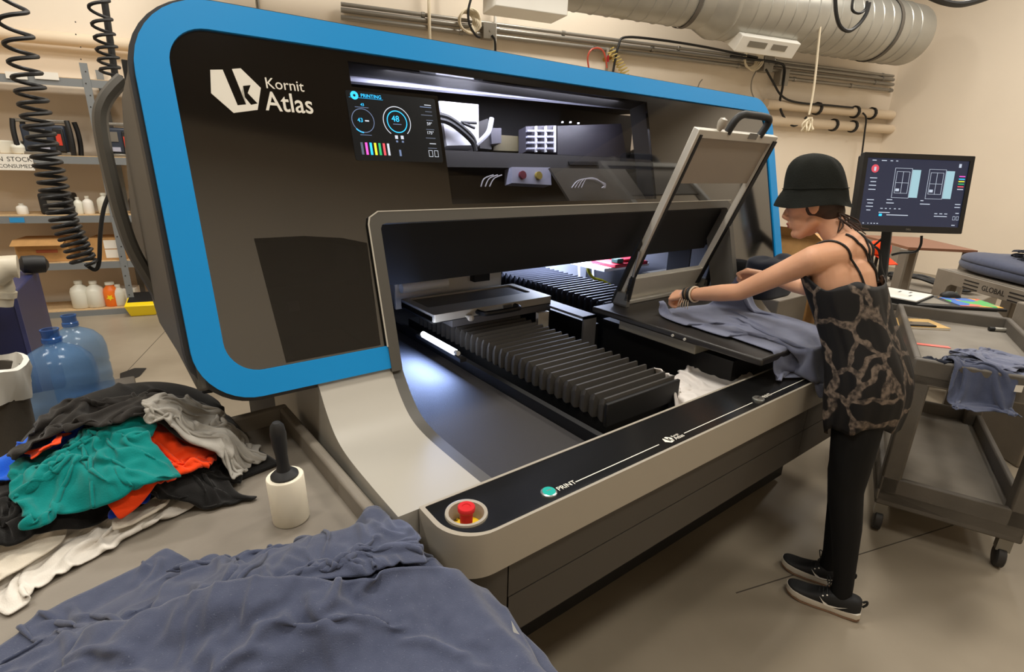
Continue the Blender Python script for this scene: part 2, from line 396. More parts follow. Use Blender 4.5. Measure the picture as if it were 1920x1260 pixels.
inwin('carriage_case', [(1045,290),(1045,236),(1165,232),(1175,296)], -.15, .1, mat('casedark', (40, 38, 44), rough=.5))
inwin('carriage_beam', [(828,313),(826,281),(1195,297),(1205,318)], -.11, .15, mat('beamgrey', (58, 56, 54), rough=.6))
inwin('carriage_slot', [(1068,309),(1066,303),(1120,303),(1124,310)], -.105, .004, 'black')
inwin('print_head_cover', [(960,343),(960,313),(1032,314),(1034,347)], -.09, .05, 'lilac')
inwin('hinged_lid', [(1074,385),(1031,315),(1172,317),(1218,382)], -.06, .012, mat('lidgrey', (120, 116, 106), rough=.35))
MB().lathe([(.016,0),(.016,.012)], win_pt(978, 329, -.09), PN, 16).build('red_filter', mat('dullred', (120, 50, 60), rough=.5), T)
MB().lathe([(.016,0),(.016,.012)], win_pt(1008, 330, -.09), PN, 16).build('yellow_filter', mat('dullyellow', (160, 140, 60), rough=.5), T)
for k in range(4):
    MB().tube(bez([win_pt(x, y, -.05) for x, y in ((1072+6*k, 352),(1085+5*k, 338-k),(1110+3*k, 336),(1135, 345+2*k),(1128, 352))], 5), .0022, 5).build('loose_wire', 'cabwhite', T)
for k in range(3):
    MB().tube(bez([win_pt(x, y, -.06) for x, y in ((902+8*k, 350),(908+9*k, 335),(925+8*k, 328))], 5), .0026, 5).build('loose_wire', 'cabwhite', T)
inwin('carriage_wall', [(826,400),(826,310),(1215,316),(1225,400)], -.24, .02, mat('carwall_reflect', (88, 82, 70), rough=.6))  # plate colour imitates the brownish reflection on the glossy front cover
ld = bpy.data.lights.new('cavity_light', 'AREA'); ld.shape = 'RECTANGLE'; ld.size = 1.1; ld.size_y = .05; ld.energy = 11; ld.color = (.86, .88, 1.0)
lo = bpy.data.objects.new('cavity_light', ld); COL.objects.link(lo); lo.location = PP(1.35, .928, -.018); lo.rotation_euler = (-PV*.38-PN*.92).to_track_quat('-Z', 'Y').to_euler(); put(lo, T)
# something behind the lower window
MB().plate([[(.40,.22),(.43,.22),(.43,.25),(.395,.25)]], PP(0,0,-.1), PU, PV, PN, .01).build('service_label', 'cabwhite', T)
MB().box(.3, .66, 1.95, 1.97, .9, 1.45).build('service_bay_back', 'black', T)
# ---- logo on the front
hexa = [(.322,.768),(.384,.781),(.402,.841),(.359,.888),(.337,.8835),(.357,.793),(.335,.789),(.314,.879),(.284,.875),(.276,.815)]
MB().plate([hexa, [(.357,.842),(.377,.846),(.366,.824),(.387,.798),(.369,.793),(.350,.822)]], PP(0,0,.0015), PU, PV, PN, .0015).build('logo_emblem', 'white_ink', T)
text('lettering', 'Kornit', PP(.414,.842,.0005), PU, PV, PN, .042, 'white_ink', T, sx=.95)
text('lettering', 'Atlas', PP(.406,.782,.0005), PU, PV, PN, .074, 'white_ink', T, bold=.0006, sx=.88)
# ---- touch screen
mat('screen', (12, 13, 14), rough=.25, emit=(22, 24, 26), estr=.5)
def glow(n, c, s=1.0): return mat(n, (5, 5, 5), rough=.4, emit=c, estr=s)
glow('gcyan', (40, 190, 255), 1.6); glow('gwhite', (225, 230, 240), 1.0); glow('ggrey', (130, 150, 190), .8); glow('gmag', (255, 90, 210), 1.3); glow('gyel', (250, 240, 50), 1.3); glow('ggreen', (40, 190, 110), 1.2); glow('gred', (250, 80, 90), 1.3); glow('gblack', (110, 120, 140), .7)
S = MB().plate([rrect(.642,.652,.948,.860,.006,3)], PP(0,0,.0022), PU, PV, PN, .0022).build('touch_screen', 'screen', T)
def so(k=0): return .0026+k*.0004
def ring(name, x, v, r0, r1, m, par, a0=0, a1=360, off=None, fr=None):
    f = fr or PP; o_ = off if off is not None else so()
    n = max(8, int(abs(a1-a0)/8)); P = [(x+r1*math.cos(R(a0+(a1-a0)*k/n)), v+r1*math.sin(R(a0+(a1-a0)*k/n))) for k in range(n+1)]; Q = [(x+r0*math.cos(R(a0+(a1-a0)*k/n)), v+r0*math.sin(R(a0+(a1-a0)*k/n))) for k in range(n+1)]
    mb = MB(); vs = [f(*p, o_) for p in P]+[f(*q, o_) for q in Q]; mb.add(vs, [(i, i+1, i+n+2, i+n+1) for i in range(n)]); return mb.build(name, m, par)
def strip(name, x0, v0, x1, v1, m, par, off=None, fr=None):
    f = fr or PP; o_ = off if off is not None else so(); return MB().add([f(x0,v0,o_), f(x1,v0,o_), f(x1,v1,o_), f(x0,v1,o_)], [(0,1,2,3)]).build(name, m, par)
ring('status_ring', .668, .846, .004, .0125, 'gcyan', S); strip('rule_line', .65, .8395, .76, .8403, 'gcyan', S)
text('lettering', 'PRINTING', PP(.688,.8425,.0024), PU, PV, PN, .015, 'gcyan', S, .0003)
text('lettering', '43', PP(.683,.816,.0024), PU, PV, PN, .012, 'gcyan', S, .0003); strip('rule_line', .664, .811, .708, .8125, 'ggrey', S)
ring('gauge_ring', .684, .772, .0345, .0365, 'ggrey', S); ring('gauge_arc', .684, .772, .034, .038, 'gcyan', S, 225, 265)
text('lettering', '43', PP(.666,.767,.0024), PU, PV, PN, .018, 'gcyan', S, .0003); strip('rule_line', .69, .77, .703, .774, 'gwhite', S); strip('rule_line', .668, .728, .705, .7295, 'ggrey', S)
ring('gauge_ring', .798, .776, .0455, .048, 'gwhite', S, -50, 235); ring('gauge_ring', .798, .776, .032, .035, 'gcyan', S)
text('lettering', '48', PP(.780,.776,.0024), PU, PV, PN, .027, 'gcyan', S, .0003); strip('rule_line', .783, .767, .812, .769, 'ggrey', S)
for xx in (.788, .808):
    strip('shirt_icon', xx-.005, .722, xx+.005, .733, 'gwhite', S); strip('shirt_icon', xx-.0035, .711, xx+.0035, .717, 'ggrey', S)
for k, m in enumerate(('gblack', 'gmag', 'gcyan', 'gyel', 'ggreen', 'gred', 'gwhite')):
    strip('ink_level_bar', .664+k*.0145, .669, .6715+k*.0145, .706, m, S)
strip('ink_level_bar', .79, .668, .797, .688, 'ggrey', S)
text('lettering', '59°', PP(.905,.772,.0024), PU, PV, PN, .014, 'gwhite', S, .0003); text('lettering', '175°', PP(.9,.743,.0024), PU, PV, PN, .014, 'gwhite', S, .0003)
for vv, x0, x1, mm in ((.836,.905,.93,'gwhite'),(.829,.888,.93,'ggrey'),(.815,.905,.93,'gblack'),(.803,.888,.93,'gblack'),(.787,.905,.93,'gblack'),(.757,.9,.93,'gblack'),(.729,.894,.93,'gblack'),(.696,.897,.93,'gblack'),(.711,.905,.929,'gwhite')):
    strip('rule_line', x0, vv, x1, vv+.0025, mm, S)
for xx in (.897, .918):
    for a in ((xx,.67,xx+.0015,.69),(xx+.0135,.67,xx+.015,.69),(xx,.669,xx+.015,.6705),(xx,.689,xx+.015,.6905)): strip('shirt_icon', *a, 'gwhite', S)
# ---- lower front: side covers, trim band, control bar, skirt, base
prof = [(.955,.842), (1.15,.838), (1.28,.842), (1.36,.862), (1.42,.905), (1.46,.95), (1.487,.985)]
prof = [(p.x, p.y) for p in bez([(a, b_, 0) for a, b_ in prof], 4)]
def cover_side(x0, x1, name, m, lift, low):
    top = [(y, z+lift) for y, z in prof]+[(1.60, .99+lift), (2.1, .99)]
    return MB().extrude_x(top+[(2.1, low), (.955, low)], x0, x1).build(name, m, T, smooth=True, angle=25)
cover_side(.42, .652, 'side_cover', 'white_cover', 0, .50)
cover_side(2.66, 2.86, 'side_cover', 'white_cover', 0, .50)
cover_side(.653, .690, 'trim_band', 'trimgrey', -.004, .55); cover_side(2.62, 2.659, 'trim_band', 'trimgrey', -.004, .55)
BX0, BX1, BY0, BY1, BZ0, BZ1 = .47, 2.79, .78, .952, .735, .85
bo = rrect(BX0, BY0, BX1, BY1, (.1, .1, .004, .004)); bi = rrect(BX0+.012, BY0+.008, BX1-.012, BY1-.008, (.095, .095, .004, .004))
X3, Y3, Z3 = Vector((1,0,0)), Vector((0,1,0)), Vector((0,0,1))
EX, EY, ER = .549, .868, .046
holes = [circ(EX, EY, ER, 32), ]
bb = MB(); bb.plate([bo, bi], (0,0,BZ1), X3, Y3, Z3, BZ1-BZ0); bb.build('control_bar', 'barwhite', T, smooth=True, angle=30)
MB().plate([bi, circ(EX, EY, ER, 32)], (0,0,BZ1-.001), X3, Y3, Z3, .01).build('bar_top', 'barblack', T)
MB().plate([bi], (0,0,BZ0+.02), X3, Y3, Z3, .01).build('bar_underside', 'black', T)
def on_bar(x, y, off=0.0): return Vector((x, y, BZ1-.001+off))
for x0, x1 in ((.845, 1.18), (1.30, 1.69), (1.81, 2.6)): strip('rule_line', x0, .8155, x1, .8185, 'white_ink', T, .0006, on_bar)
text('lettering', 'PRINT', on_bar(.785, .812, .0002), X3, Y3, Z3, .022, 'white_ink', T, .0003); text('lettering', 'PRINT', on_bar(1.757, .812, .0002), X3, Y3, Z3, .022, 'white_ink', T, .0003)
hx = [(1.222,.803),(1.238,.806),(1.244,.822),(1.232,.835),(1.224,.8337),(1.230,.810),(1.224,.809),(1.2175,.8327),(1.214,.832),(1.207,.816)]
MB().plate([hx, [(1.2295,.825),(1.236,.826),(1.2335,.818),(1.240,.8085),(1.235,.8075),(1.228,.818)]], on_bar(0,0,.0008), X3, Y3, Z3, .0006).build('logo_emblem', 'white_ink', T)
text('lettering', 'Kornit', on_bar(1.249,.822,.0002), X3, Y3, Z3, .012, 'white_ink', T, .0003); text('lettering', 'Atlas', on_bar(1.247,.806,.0002), X3, Y3, Z3, .021, 'white_ink', T, .0003)
glow('bteal', (20, 200, 175), .9); mat('bring', (200, 205, 200), rough=.25, metal=.8)
for k, (bx, mm) in enumerate(((.758, 'bteal'), (1.734, 'steel'))):
    q = MB().lathe([(.0, .0), (.0205, .0), (.0205, .004), (.017, .006)], (bx, .820, BZ1-.001), Z3, 24).build('print_button', 'bring', T, smooth=True)
    MB().lathe([(.017, .0), (.016, .0035), (.0001, .004)], (bx, .820, BZ1+.0035), Z3, 24).build('button_cap', mm, q, smooth=True)
    strip('button_mark', bx-.008, .819, bx+.008, .8215, 'barblack' if k else 'bring', q, .0092, on_bar)
# emergency stop in its cup
q = MB().lathe([(ER+.004, 0), (ER+.003, .005), (ER, .006), (ER-.005, .004), (ER-.007, -.02), (ER-.010, -.038)], (EX, EY, BZ1-.001), Z3, 36, cap=False).build('stop_cup', 'barwhite', T, smooth=True, angle=60)
mat('stopyellow', (240, 200, 20), rough=.5); mat('stopred', (205, 32, 36), rough=.4)
MB().lathe([(.0001, .002), (ER-.008, .002), (ER-.008, 0)], (EX, EY, BZ1-.037), Z3, 32).build('yellow_disc', 'stopyellow', q)
# lettering around the yellow disc
for k, ch in enumerate('EMERGENCY'):
    a = R(205-k*20); o_ = Vector((EX+.029*math.cos(a), EY+.029*math.sin(a), BZ1-.0345)); text('lettering', ch, o_, (math.sin(a), -math.cos(a), 0), (math.cos(a), math.sin(a), 0), Z3, .0105, 'black', q, .0002, 'CENTER')
for k, ch in enumerate('STOP'):
    a = R(290+k*20); o_ = Vector((EX+.036*math.cos(a), EY+.036*math.sin(a), BZ1-.0345)); text('lettering', ch, o_, (-math.sin(a), math.cos(a), 0), (-math.cos(a), -math.sin(a), 0), Z3, .0105, 'black', q, .0002, 'CENTER')
MB().lathe([(.014, 0), (.014, .016)], (EX, EY, BZ1-.036), Z3, 20).build('stop_stem', 'black', q, smooth=True)
MB().lathe([(.0145, .003), (.0155, .03), (.0195, .034), (.0205, .037), (.0205, .044), (.019, .046), (.010, .046), (.009, .044), (.0001, .044)], (EX, EY, BZ1-.026), Z3, 28).build('stop_knob', 'stopred', q, smooth=True)
# skirt panels
so_ = rrect(.492, .793, 2.768, 1.25, (.1, .1, .004, .004))
def skirt(x0, x1, z0, z1):
    pts = [p for p in so_]
    def clip(pts, ax, v, keep_less):
        out = []
        for i in range(len(pts)):
            p, q2 = pts[i], pts[(i+1) % len(pts)]; ip = (p[ax] <= v) if keep_less else (p[ax] >= v); iq = (q2[ax] <= v) if keep_less else (q2[ax] >= v)
            if ip: out.append(p)
            if ip != iq:
                t = (v-p[ax])/(q2[ax]-p[ax]); out.append((p[0]+(q2[0]-p[0])*t, p[1]+(q2[1]-p[1])*t))
        return out
    pts = clip(clip(pts, 0, x0, False), 0, x1, True)
    MB().plate([pts], (0,0,z1), X3, Y3, Z3, z1-z0).build('skirt_panel', 'skirt', T, smooth=True, angle=25)
skirt(.48, .616, .505, .730); skirt(.620, 2.10, .628, .730); skirt(.622, 2.10, .505, .624); skirt(2.104, 2.64, .628, .730); skirt(2.104, 2.64, .505, .624); skirt(2.644, 2.8, .505, .730)
MB().box(.53, 2.73, 1.09, 3.4, .03, .5).build('base_plinth', mat('plinth', (14, 13, 13), rough=.6), T)
for fx in (.62, 2.66):
    for fy in (1.14, 3.3): MB().lathe([(.03, 0), (.03, .012), (.012, .014), (.012, .05)], (fx, fy, 0), Z3, 14).build('levelling_foot', 'black_rubber', T, smooth=True)
# ---- inside the mouth
mat('meshdeck', (66, 64, 64), rough=.8, bump=.35, bscale=420, spec=.12)
MB().box(.691, 1.135, .953, 2.6, .70, .760).build('mesh_deck', 'meshdeck', T, bevel=.006)
MB().box(.66, 3.0, .953, 3.5, .52, .60).build('trench_floor', mat('trench', (30, 29, 28), rough=.6), T)
MB().box(1.136, 1.16, 1.0, 2.6, .60, .80).build('trench_wall', 'black', T)
MB().box(.665, .689, 1.62, 3.5, .6, 1.2).build('inner_wall', mat('inwall', (60, 60, 66), rough=.6), T)
MB().box(3.06, 3.085, 1.80, 3.5, .6, 1.2).build('inner_wall', 'inwall', T)
MB().box(.69, 3.06, 3.45, 3.5, .6, 1.2).build('inner_back', 'inwall', T)
def bellows(x0, x1, ya, yb, ztop, h, n, m, nm):
    mb = MB(); st = (yb-ya)/n; amp = .026
    top = []
    for k in range(n):
        y0 = ya+k*st; top += [(y0, ztop-amp*.9), (y0+st*.12, ztop), (y0+st*.30, ztop)]
    top.append((yb, ztop-amp))
    vs = []; 
    for (y, z) in top:
        d = .016 if z < ztop-.01 else 0
        vs += [(x0+d, y, ztop-h), (x0+d, y, z-.02), (x0+.006+d, y, z), (x1-.006-d, y, z), (x1-d, y, z-.02), (x1-d, y, ztop-h)]
    fs = []
    for i in range(len(top)-1):
        for k in range(5): fs.append((i*6+k, i*6+k+1, (i+1)*6+k+1, (i+1)*6+k))
    mb.add(vs, fs); o = mb.build(nm, m, T); return o
bellows(1.235, 1.625, 1.085, 2.45, .872, .085, 30, 'bellow', 'bellows')
MB().box(1.232, 1.628, 1.070, 1.084, .775, .862).build('bellows_end_plate', 'black', T, bevel=.004)
MB().box(1.26, 1.60, 1.09, 2.6, .62, .775).build('bellows_rail', 'black', T)
bellows(2.10, 2.50, 1.86, 3.3, .905, .085, 30, mat('bellow2', (44, 46, 56), rough=.5), 'bellows')
MB().box(2.12, 2.48, 1.86, 3.3, .62, .82).build('bellows_rail', 'black', T)
glow('tube', (232, 238, 255), 28.0)
q = MB().box(1.045, 1.075, 1.70, 2.08, .846, .862).build('lamp_holder', 'black', T)
MB().tube([(1.058, 1.76, .872), (1.058, 2.04, .872)], .0115, 10).build('led_tube', 'tube', q, smooth=True)
MB().tube([(1.058, 1.735, .872), (1.058, 1.76, .872)], .010, 10).build('led_cap', 'aluw', q, smooth=True)
ld = bpy.data.lights.new('led_light', 'AREA'); ld.shape = 'RECTANGLE'; ld.size = .03; ld.size_y = .3; ld.energy = 15; ld.color = (.36, .52, 1.0)
lo = bpy.data.objects.new('led_light', ld); COL.objects.link(lo); lo.location = (1.03, 1.9, .875); lo.rotation_euler = (0, R(68), 0); put(lo, T)
ld = bpy.data.lights.new('bay_light', 'AREA'); ld.shape = 'RECTANGLE'; ld.size = .7; ld.size_y = .3; ld.energy = 30; ld.color = (.66, .75, 1.0)
lo = bpy.data.objects.new('bay_light', ld); COL.objects.link(lo); lo.location = (2.55, 2.65, 1.19); put(lo, T)
# left pallet with its closed lid
mat('lidmesh', (70, 66, 62), rough=.4)
PLZ = .97
MB().box(1.085, 1.775, 2.0, 2.31, PLZ-.045, PLZ-.012).build('pallet_board', 'black', T)
lf = MB().plate([rrect(1.085, 1.985, 1.775, 2.32, .01, 3), rrect(1.125, 2.11, 1.735, 2.30, .01, 3)], (0,0,PLZ), X3, Y3, Z3, .036).build('lid_frame', 'alu', T, bevel=.004)
MB().box(1.126, 1.734, 2.111, 2.299, PLZ-.012, PLZ-.008).build('lid_screen', 'lidmesh', lf)
hp = bez([(1.315, 1.985, PLZ-.018), (1.32, 1.945, PLZ-.018), (1.35, 1.932, PLZ-.018), (1.50, 1.932, PLZ-.018), (1.53, 1.945, PLZ-.018), (1.535, 1.985, PLZ-.018)], 5)
MB().tube(hp, .0125, 8).build('lid_handle', 'black_rubber', lf, smooth=True)
MB().lathe([(.001,0),(.014,.006),(.016,.018),(.008,.034),(.007,.05)], (1.255, 1.935, PLZ-.03), (0,1,0), 14).build('lid_knob', 'barwhite', lf, smooth=True)
MB().box(1.46, 1.51, 1.978, 1.986, PLZ-.022, PLZ-.006).build('latch_plate', 'steel', lf)
MB().box(1.20, 1.80, 2.02, 2.32, PLZ-.085, PLZ-.047).build('pallet_tray', mat('traygrey', (86, 84, 84), rough=.5), T)
MB().box(1.09, 1.74, 2.385, 2.40, .90, 1.075).build('spray_bar', 'aluw', T)
MB().tube([(1.11, 2.36, 1.012), (1.37, 2.36, 1.012)], .026, 12).build('spray_roller', 'whitep', T, smooth=True)
MB().box(1.53, 1.63, 2.34, 2.385, 1.0, 1.06).build('sensor_block', 'black', T)
MB().box(1.665, 1.735, 1.955, 1.975, .78, .90).build('guide_bracket', 'aluw', T)
MB().plate([[(1.775,1.74),(1.86,1.74),(1.86,2.3),(1.775,2.3)]], (0,0,.915), X3, Y3, Z3, .012).build('guide_plate', 'traygrey', T)
MB().box(1.775, 1.86, 1.74, 1.752, .70, .915).build('guide_bracket', 'traygrey', T)
# right pallet, lid raised
PRZ = .955
mat('palletblack', (40, 37, 34), rough=.42)
MB().box(1.848, 2.52, .885, 1.765, PRZ-.03, PRZ).build('pallet_board', 'palletblack', T, bevel=.008)
MB().box(1.885, 2.30, 1.19, 1.615, .872, .924).build('pallet_carriage', mat('boxgrey', (138, 134, 122), rough=.45), T, bevel=.004)
MB().box(1.95, 2.3, 1.05, 1.78, .60, .872).build('carriage_body', 'black', T)
MB().box(1.86, 1.90, 1.76, 3.2, .6, .86).build('trench_wall', 'black', T)
for k in (1.28, 1.22): MB().lathe([(.006,0),(.006,.006)], (1.847, k, PRZ-.016), (-1,0,0), 10).build('screw', 'aluw', T)
# lid frame: u across, w along from hinge to tip
LH = Vector((2.315, 1.712, .985)); LW = Vector((0, -.326, .78)).normalized(); LN = Vector((0, -LW.z, LW.y)).normalized(); LL = .85
if LN.y > 0: LN = -LN
lo_ = [(-.318, 0), (.318, 0), (.318, LL), (-.318, LL)]
LID = MB().plate([[(-.318,-.02),(.318,-.02),(.318,LL),(-.318,LL)], [(-.284,.115),(-.284,LL-.035),(.284,LL-.035),(.284,.115)]], LH, X3, LW, LN, .032).build('raised_lid_frame', 'aluw', T, bevel=.003)
MB().plate([[(-.30,.02),(-.287,.02),(-.287,LL-.02),(-.30,LL-.02)]], LH+LN*.006, X3, LW, LN, .006).build('lid_gasket', 'black_rubber', LID)
MB().plate([[(.287,.02),(.318,.02),(.318,LL-.02),(.287,LL-.02)]], LH+LN*.006, X3, LW, LN, .006).build('lid_gasket', 'black_rubber', LID)
MB().plate([[(-.283,LL-.24),(.283,LL-.24),(.283,LL-.036),(-.283,LL-.036)]], LH-LN*.012, X3, LW, LN, .008).build('lid_screen', mat('screenbeige', (150, 140, 126), rough=.6), LID)
def lidp(u, w, n=0.0): return LH+X3*u+LW*w+LN*n
hp = bez([lidp(-.10,LL-.01,-.01), lidp(-.085,LL+.05,-.01), lidp(-.05,LL+.075,-.01), lidp(.0,LL+.078,-.01), lidp(.13,LL+.078,-.01), lidp(.17,LL+.07,-.01), lidp(.18,LL+.045,-.01), lidp(.165,LL-.01,-.01)], 6)
MB().tube(hp, .016, 10).build('lid_handle', 'black_rubber', LID, smooth=True)
MB().lathe([(.007,0),(.009,.02),(.016,.035),(.02,.052),(.016,.068),(.001,.074)], lidp(-.17,LL-.02,-.01), LW, 16).build('lid_knob', 'barwhite', LID, smooth=True)
MB().plate([[(.06,LL-.02),(.13,LL-.02),(.13,LL+.006),(.06,LL+.006)]], lidp(0,0,.003)-LH+LH, X3, LW, LN, .004).build('latch_plate', 'steel', LID)
for sx in (-.332, .332):
    q = MB().box(LH.x+sx-.012, LH.x+sx+.012, LH.y-.06, LH.y+.03, PRZ, PRZ+.07).build('hinge_bracket', 'steel', T, bevel=.003)
    a, b2 = Vector((LH.x+sx, LH.y-.05, PRZ+.03)), lidp(sx*1.0, .27, -.01)
    MB().tube([a, a.lerp(b2, .5)], .011, 8).build('gas_spring', 'black_rubber', T, smooth=True); MB().tube([a.lerp(b2, .5), b2], .006, 8).build('gas_spring_rod', 'steel', T, smooth=True)
    MB().tube([a.lerp(b2, .02+.46*k/120)+Vector((.0145*math.cos(k*.9), .0145*math.sin(k*.9), 0)) for k in range(121)], .0022, 5).build('coil_spring', 'black_rubber', T, smooth=True)
    MB().plate([[(sx-.014,-.03),(sx+.014,-.03),(sx+.014,.30),(sx-.008,.33),(sx-.014,.30)]], LH-LN*.02, X3, LW, LN, .012).build('hinge_arm', 'black_rubber', T)
MB().box(2.0, 2.62, 1.69, 1.715, PRZ+.001, PRZ+.02).build('clamp_rail', 'alu', T, bevel=.003)
# rear right bay, lit blue-white: rack, red clamp, yellow hose
MB().box(2.66, 2.672, 1.80, 1.95, .6, 1.2).build('bay_jamb', 'inwall', T)
MB().box(2.55, 3.0, 2.35, 2.75, .955, .975).build('bay_shelf', 'cabwhite', T)
q = MB().box(2.62, 2.95, 2.32, 2.55, .976, 1.0).build('red_clamp', mat('clampred', (190, 30, 50), rough=.4), T, bevel=.006)
MB().box(2.66, 2.72, 2.34, 2.40, 1.0, 1.03).build('clamp_knob', mat('clampgreen', (40, 90, 80), rough=.5), q, bevel=.006)
MB().box(2.74, 2.92, 2.36, 2.50, 1.0, 1.018).build('clamp_top', 'clampred', q, bevel=.004)
MB().tube(bez([A(x, y, Y=2.75) for x, y in ((1100, 468), (1101, 492), (1104, 510), (1114, 522), (1128, 526), (1145, 535))], 6), .012, 8).build('yellow_hose', mat('hoseyellow', (205, 200, 40), rough=.4), T, smooth=True)
for x in (1087, 1113, 1122): MB().tube([A(x, 545, Y=2.9), A(x-3, 460, Y=2.9)], .009, 8).build('bay_post', 'cabwhite', T, smooth=True)
MB().box(2.5, 3.04, 3.0, 3.02, .62, 1.15).build('bay_panel', mat('baygrey', (150, 152, 160), rough=.5), T)
# ================================================================== CLOTH: a small position-based cloth solver
class Field:
    """height field things lie on"""
    def __init__(s, x0, x1, y0, y1, res, base):
        s.x0, s.y0, s.res = x0, y0, res; s.nx = int((x1-x0)/res)+1; s.ny = int((y1-y0)/res)+1
        gx, gy = np.meshgrid(x0+np.arange(s.nx)*res, y0+np.arange(s.ny)*res); s.gx, s.gy = gx, gy
        s.H = base(gx, gy) if callable(base) else np.full(gx.shape, float(base))
    def z(s, x, y):
        u = np.clip((x-s.x0)/s.res, 0, s.nx-1.001); v = np.clip((y-s.y0)/s.res, 0, s.ny-1.001)
        i = u.astype(int); j = v.astype(int); a = u-i; b = v-j; H = s.H
        return (H[j, i]*(1-a)+H[j, i+1]*a)*(1-b)+(H[j+1, i]*(1-a)+H[j+1, i+1]*a)*b
    def stamp(s, P, up=0.003):
        Q = [P, (P[1:]+P[:-1])/2, (P[:, 1:]+P[:, :-1])/2, (P[1:, 1:]+P[:-1, :-1])/2]
        for q in Q:
            q = q.reshape(-1, 3); i = np.round((q[:, 0]-s.x0)/s.res).astype(int); j = np.round((q[:, 1]-s.y0)/s.res).astype(int)
            ok = (i > 0) & (i < s.nx-1) & (j > 0) & (j < s.ny-1); i, j, z = i[ok], j[ok], q[ok, 2]+up
            for di in (-1, 0, 1):
                for dj in (-1, 0, 1): np.maximum.at(s.H, (j+dj, i+di), z)
def _con(Q, a, b, L, k, wa, wb):
    d = Q[b]-Q[a]; n = np.sqrt((d*d).sum(-1, keepdims=True))+1e-9
    c = k*(n-L)/n*d/np.maximum(wa+wb, 1e-6); Q[a] += c*wa; Q[b] -= c*wb
def simulate(P, hx, hy, field, steps=90, iters=6, thick=.004, mu=.6, bend=.25, damp=.96, pin=None, pin_target=None, dt=1/50., anchor=0.0):
    P = P.copy(); A0 = P[..., :2].copy(); V = np.zeros_like(P); ny, nx = P.shape[:2]; W = np.ones((ny, nx, 1))
    if pin is not None: W[pin] = 0
    S = slice; diag = math.hypot(hx, hy); C = []
    for par in (0, 1):
        C.append(((S(None), S(par, nx-1, 2)), (S(None), S(par+1, nx, 2)), hx, 1.0)); C.append(((S(par, ny-1, 2), S(None)), (S(par+1, ny, 2), S(None)), hy, 1.0))
        C.append(((S(par, ny-1, 2), S(0, nx-1)), (S(par+1, ny, 2), S(1, nx)), diag, .5)); C.append(((S(par, ny-1, 2), S(1, nx)), (S(par+1, ny, 2), S(0, nx-1)), diag, .5))
    B = []
    for st in range(4):
        B.append(((S(None), S(st, nx-2, 4)), (S(None), S(st+2, nx, 4)), 2*hx, bend)); B.append(((S(st, ny-2, 4), S(None)), (S(st+2, ny, 4), S(None)), 2*hy, bend))
    for t in range(steps):
        V *= damp; V[..., 2] -= 9.8*dt; Q = P+V*dt*(W > 0)
        if pin is not None and pin_target is not None: Q[pin] = P[pin]+(pin_target-P[pin])*min(1, (t+1)/(steps*.5))
        for it in range(iters):
            for a, b, L, k in C: _con(Q, a, b, L, k, W[a], W[b])
            if it % 2 == 0:
                for a, b, L, k in B: _con(Q, a, b, L, k, W[a], W[b])
            h = field.z(Q[..., 0], Q[..., 1])+thick; m = (Q[..., 2] < h) & (W[..., 0] > 0)
            if m.any():
                Q[..., 2] = np.where(m, h, Q[..., 2]); Q[..., :2] = np.where(m[..., None], P[..., :2]+(Q[..., :2]-P[..., :2])*(1-mu), Q[..., :2])
        if anchor: Q[..., :2] += (A0-Q[..., :2])*anchor
        V = (Q-P)/dt; sp = np.sqrt((V*V).sum(-1, keepdims=True)); V *= np.minimum(1, 2.0/np.maximum(sp, 1e-6)); P = Q
    return P
def fbm(x, y, seed, octs=4, f0=1.0):
    r = np.random.RandomState(seed); z = np.zeros_like(x); a = 1.0; f = f0
    for _ in range(octs):
        for _k in range(3):
            th = r.rand()*6.283; ph = r.rand()*6.283; z += a*np.sin(2*math.pi*f*(x*math.cos(th)+y*math.sin(th))+ph)/3
        a *= .55; f *= 2.1
    return z
def crumple(w, h, n, seed, squeeze=.6, amp=.05, freq=3.0):
    """start shape of a dropped garment: a sheet squeezed together, so that it must fold"""
    nx = n; ny = max(8, int(n*h/w)); u, v = np.meshgrid(np.linspace(-.5, .5, nx), np.linspace(-.5, .5, ny))
    x = u*w*squeeze+.03*fbm(u, v, seed+1, 2, 1.2); y = v*h*squeeze+.03*fbm(u, v, seed+2, 2, 1.2)
    z = amp*fbm(u, v, seed, 3, freq)*1.0+.15
    return np.stack([x, y, z], -1), w/(nx-1), h/(ny-1)
def grid_mesh(name, P, m, parent=None, sub=1, thick=.0025, mask=None):
    ny, nx = P.shape[:2]; fs = []
    for j in range(ny-1):
        for i in range(nx-1):
            if mask is None or mask(( i+.5)/(nx-1), (j+.5)/(ny-1)): fs.append((j*nx+i, j*nx+i+1, (j+1)*nx+i+1, (j+1)*nx+i))
    me = bpy.data.meshes.new(name); me.from_pydata([tuple(p) for p in P.reshape(-1, 3)], [], fs)
    bm = bmesh.new(); bm.from_mesh(me); bmesh.ops.delete(bm, geom=[v for v in bm.verts if not v.link_faces], context='VERTS'); bm.to_mesh(me); bm.free()
    for p in me.polygons: p.use_smooth = True
    o = bpy.data.objects.new(name, me); COL.objects.link(o); me.materials.append(MATS[m] if isinstance(m, str) else m)
    if sub:
        s_ = o.modifiers.new('sub', 'SUBSURF'); s_.levels = sub; s_.render_levels = sub
    t_ = o.modifiers.new('thick', 'SOLIDIFY'); t_.thickness = thick; t_.offset = 0
    put(o, parent); return o
def tee(u, v):
    """outline of a laid-out t-shirt in the unit square"""
    if v < .68: return .2 < u < .8
    if v > .95 and .4 < u < .6: return False
    return True
mat('denim', (64, 70, 91), rough=.9, spec=.15, sheen=.25, col2=(72, 78, 99), nscale=40, speck=((104, 110, 126), 330, .66), bump=.25, bscale=500)
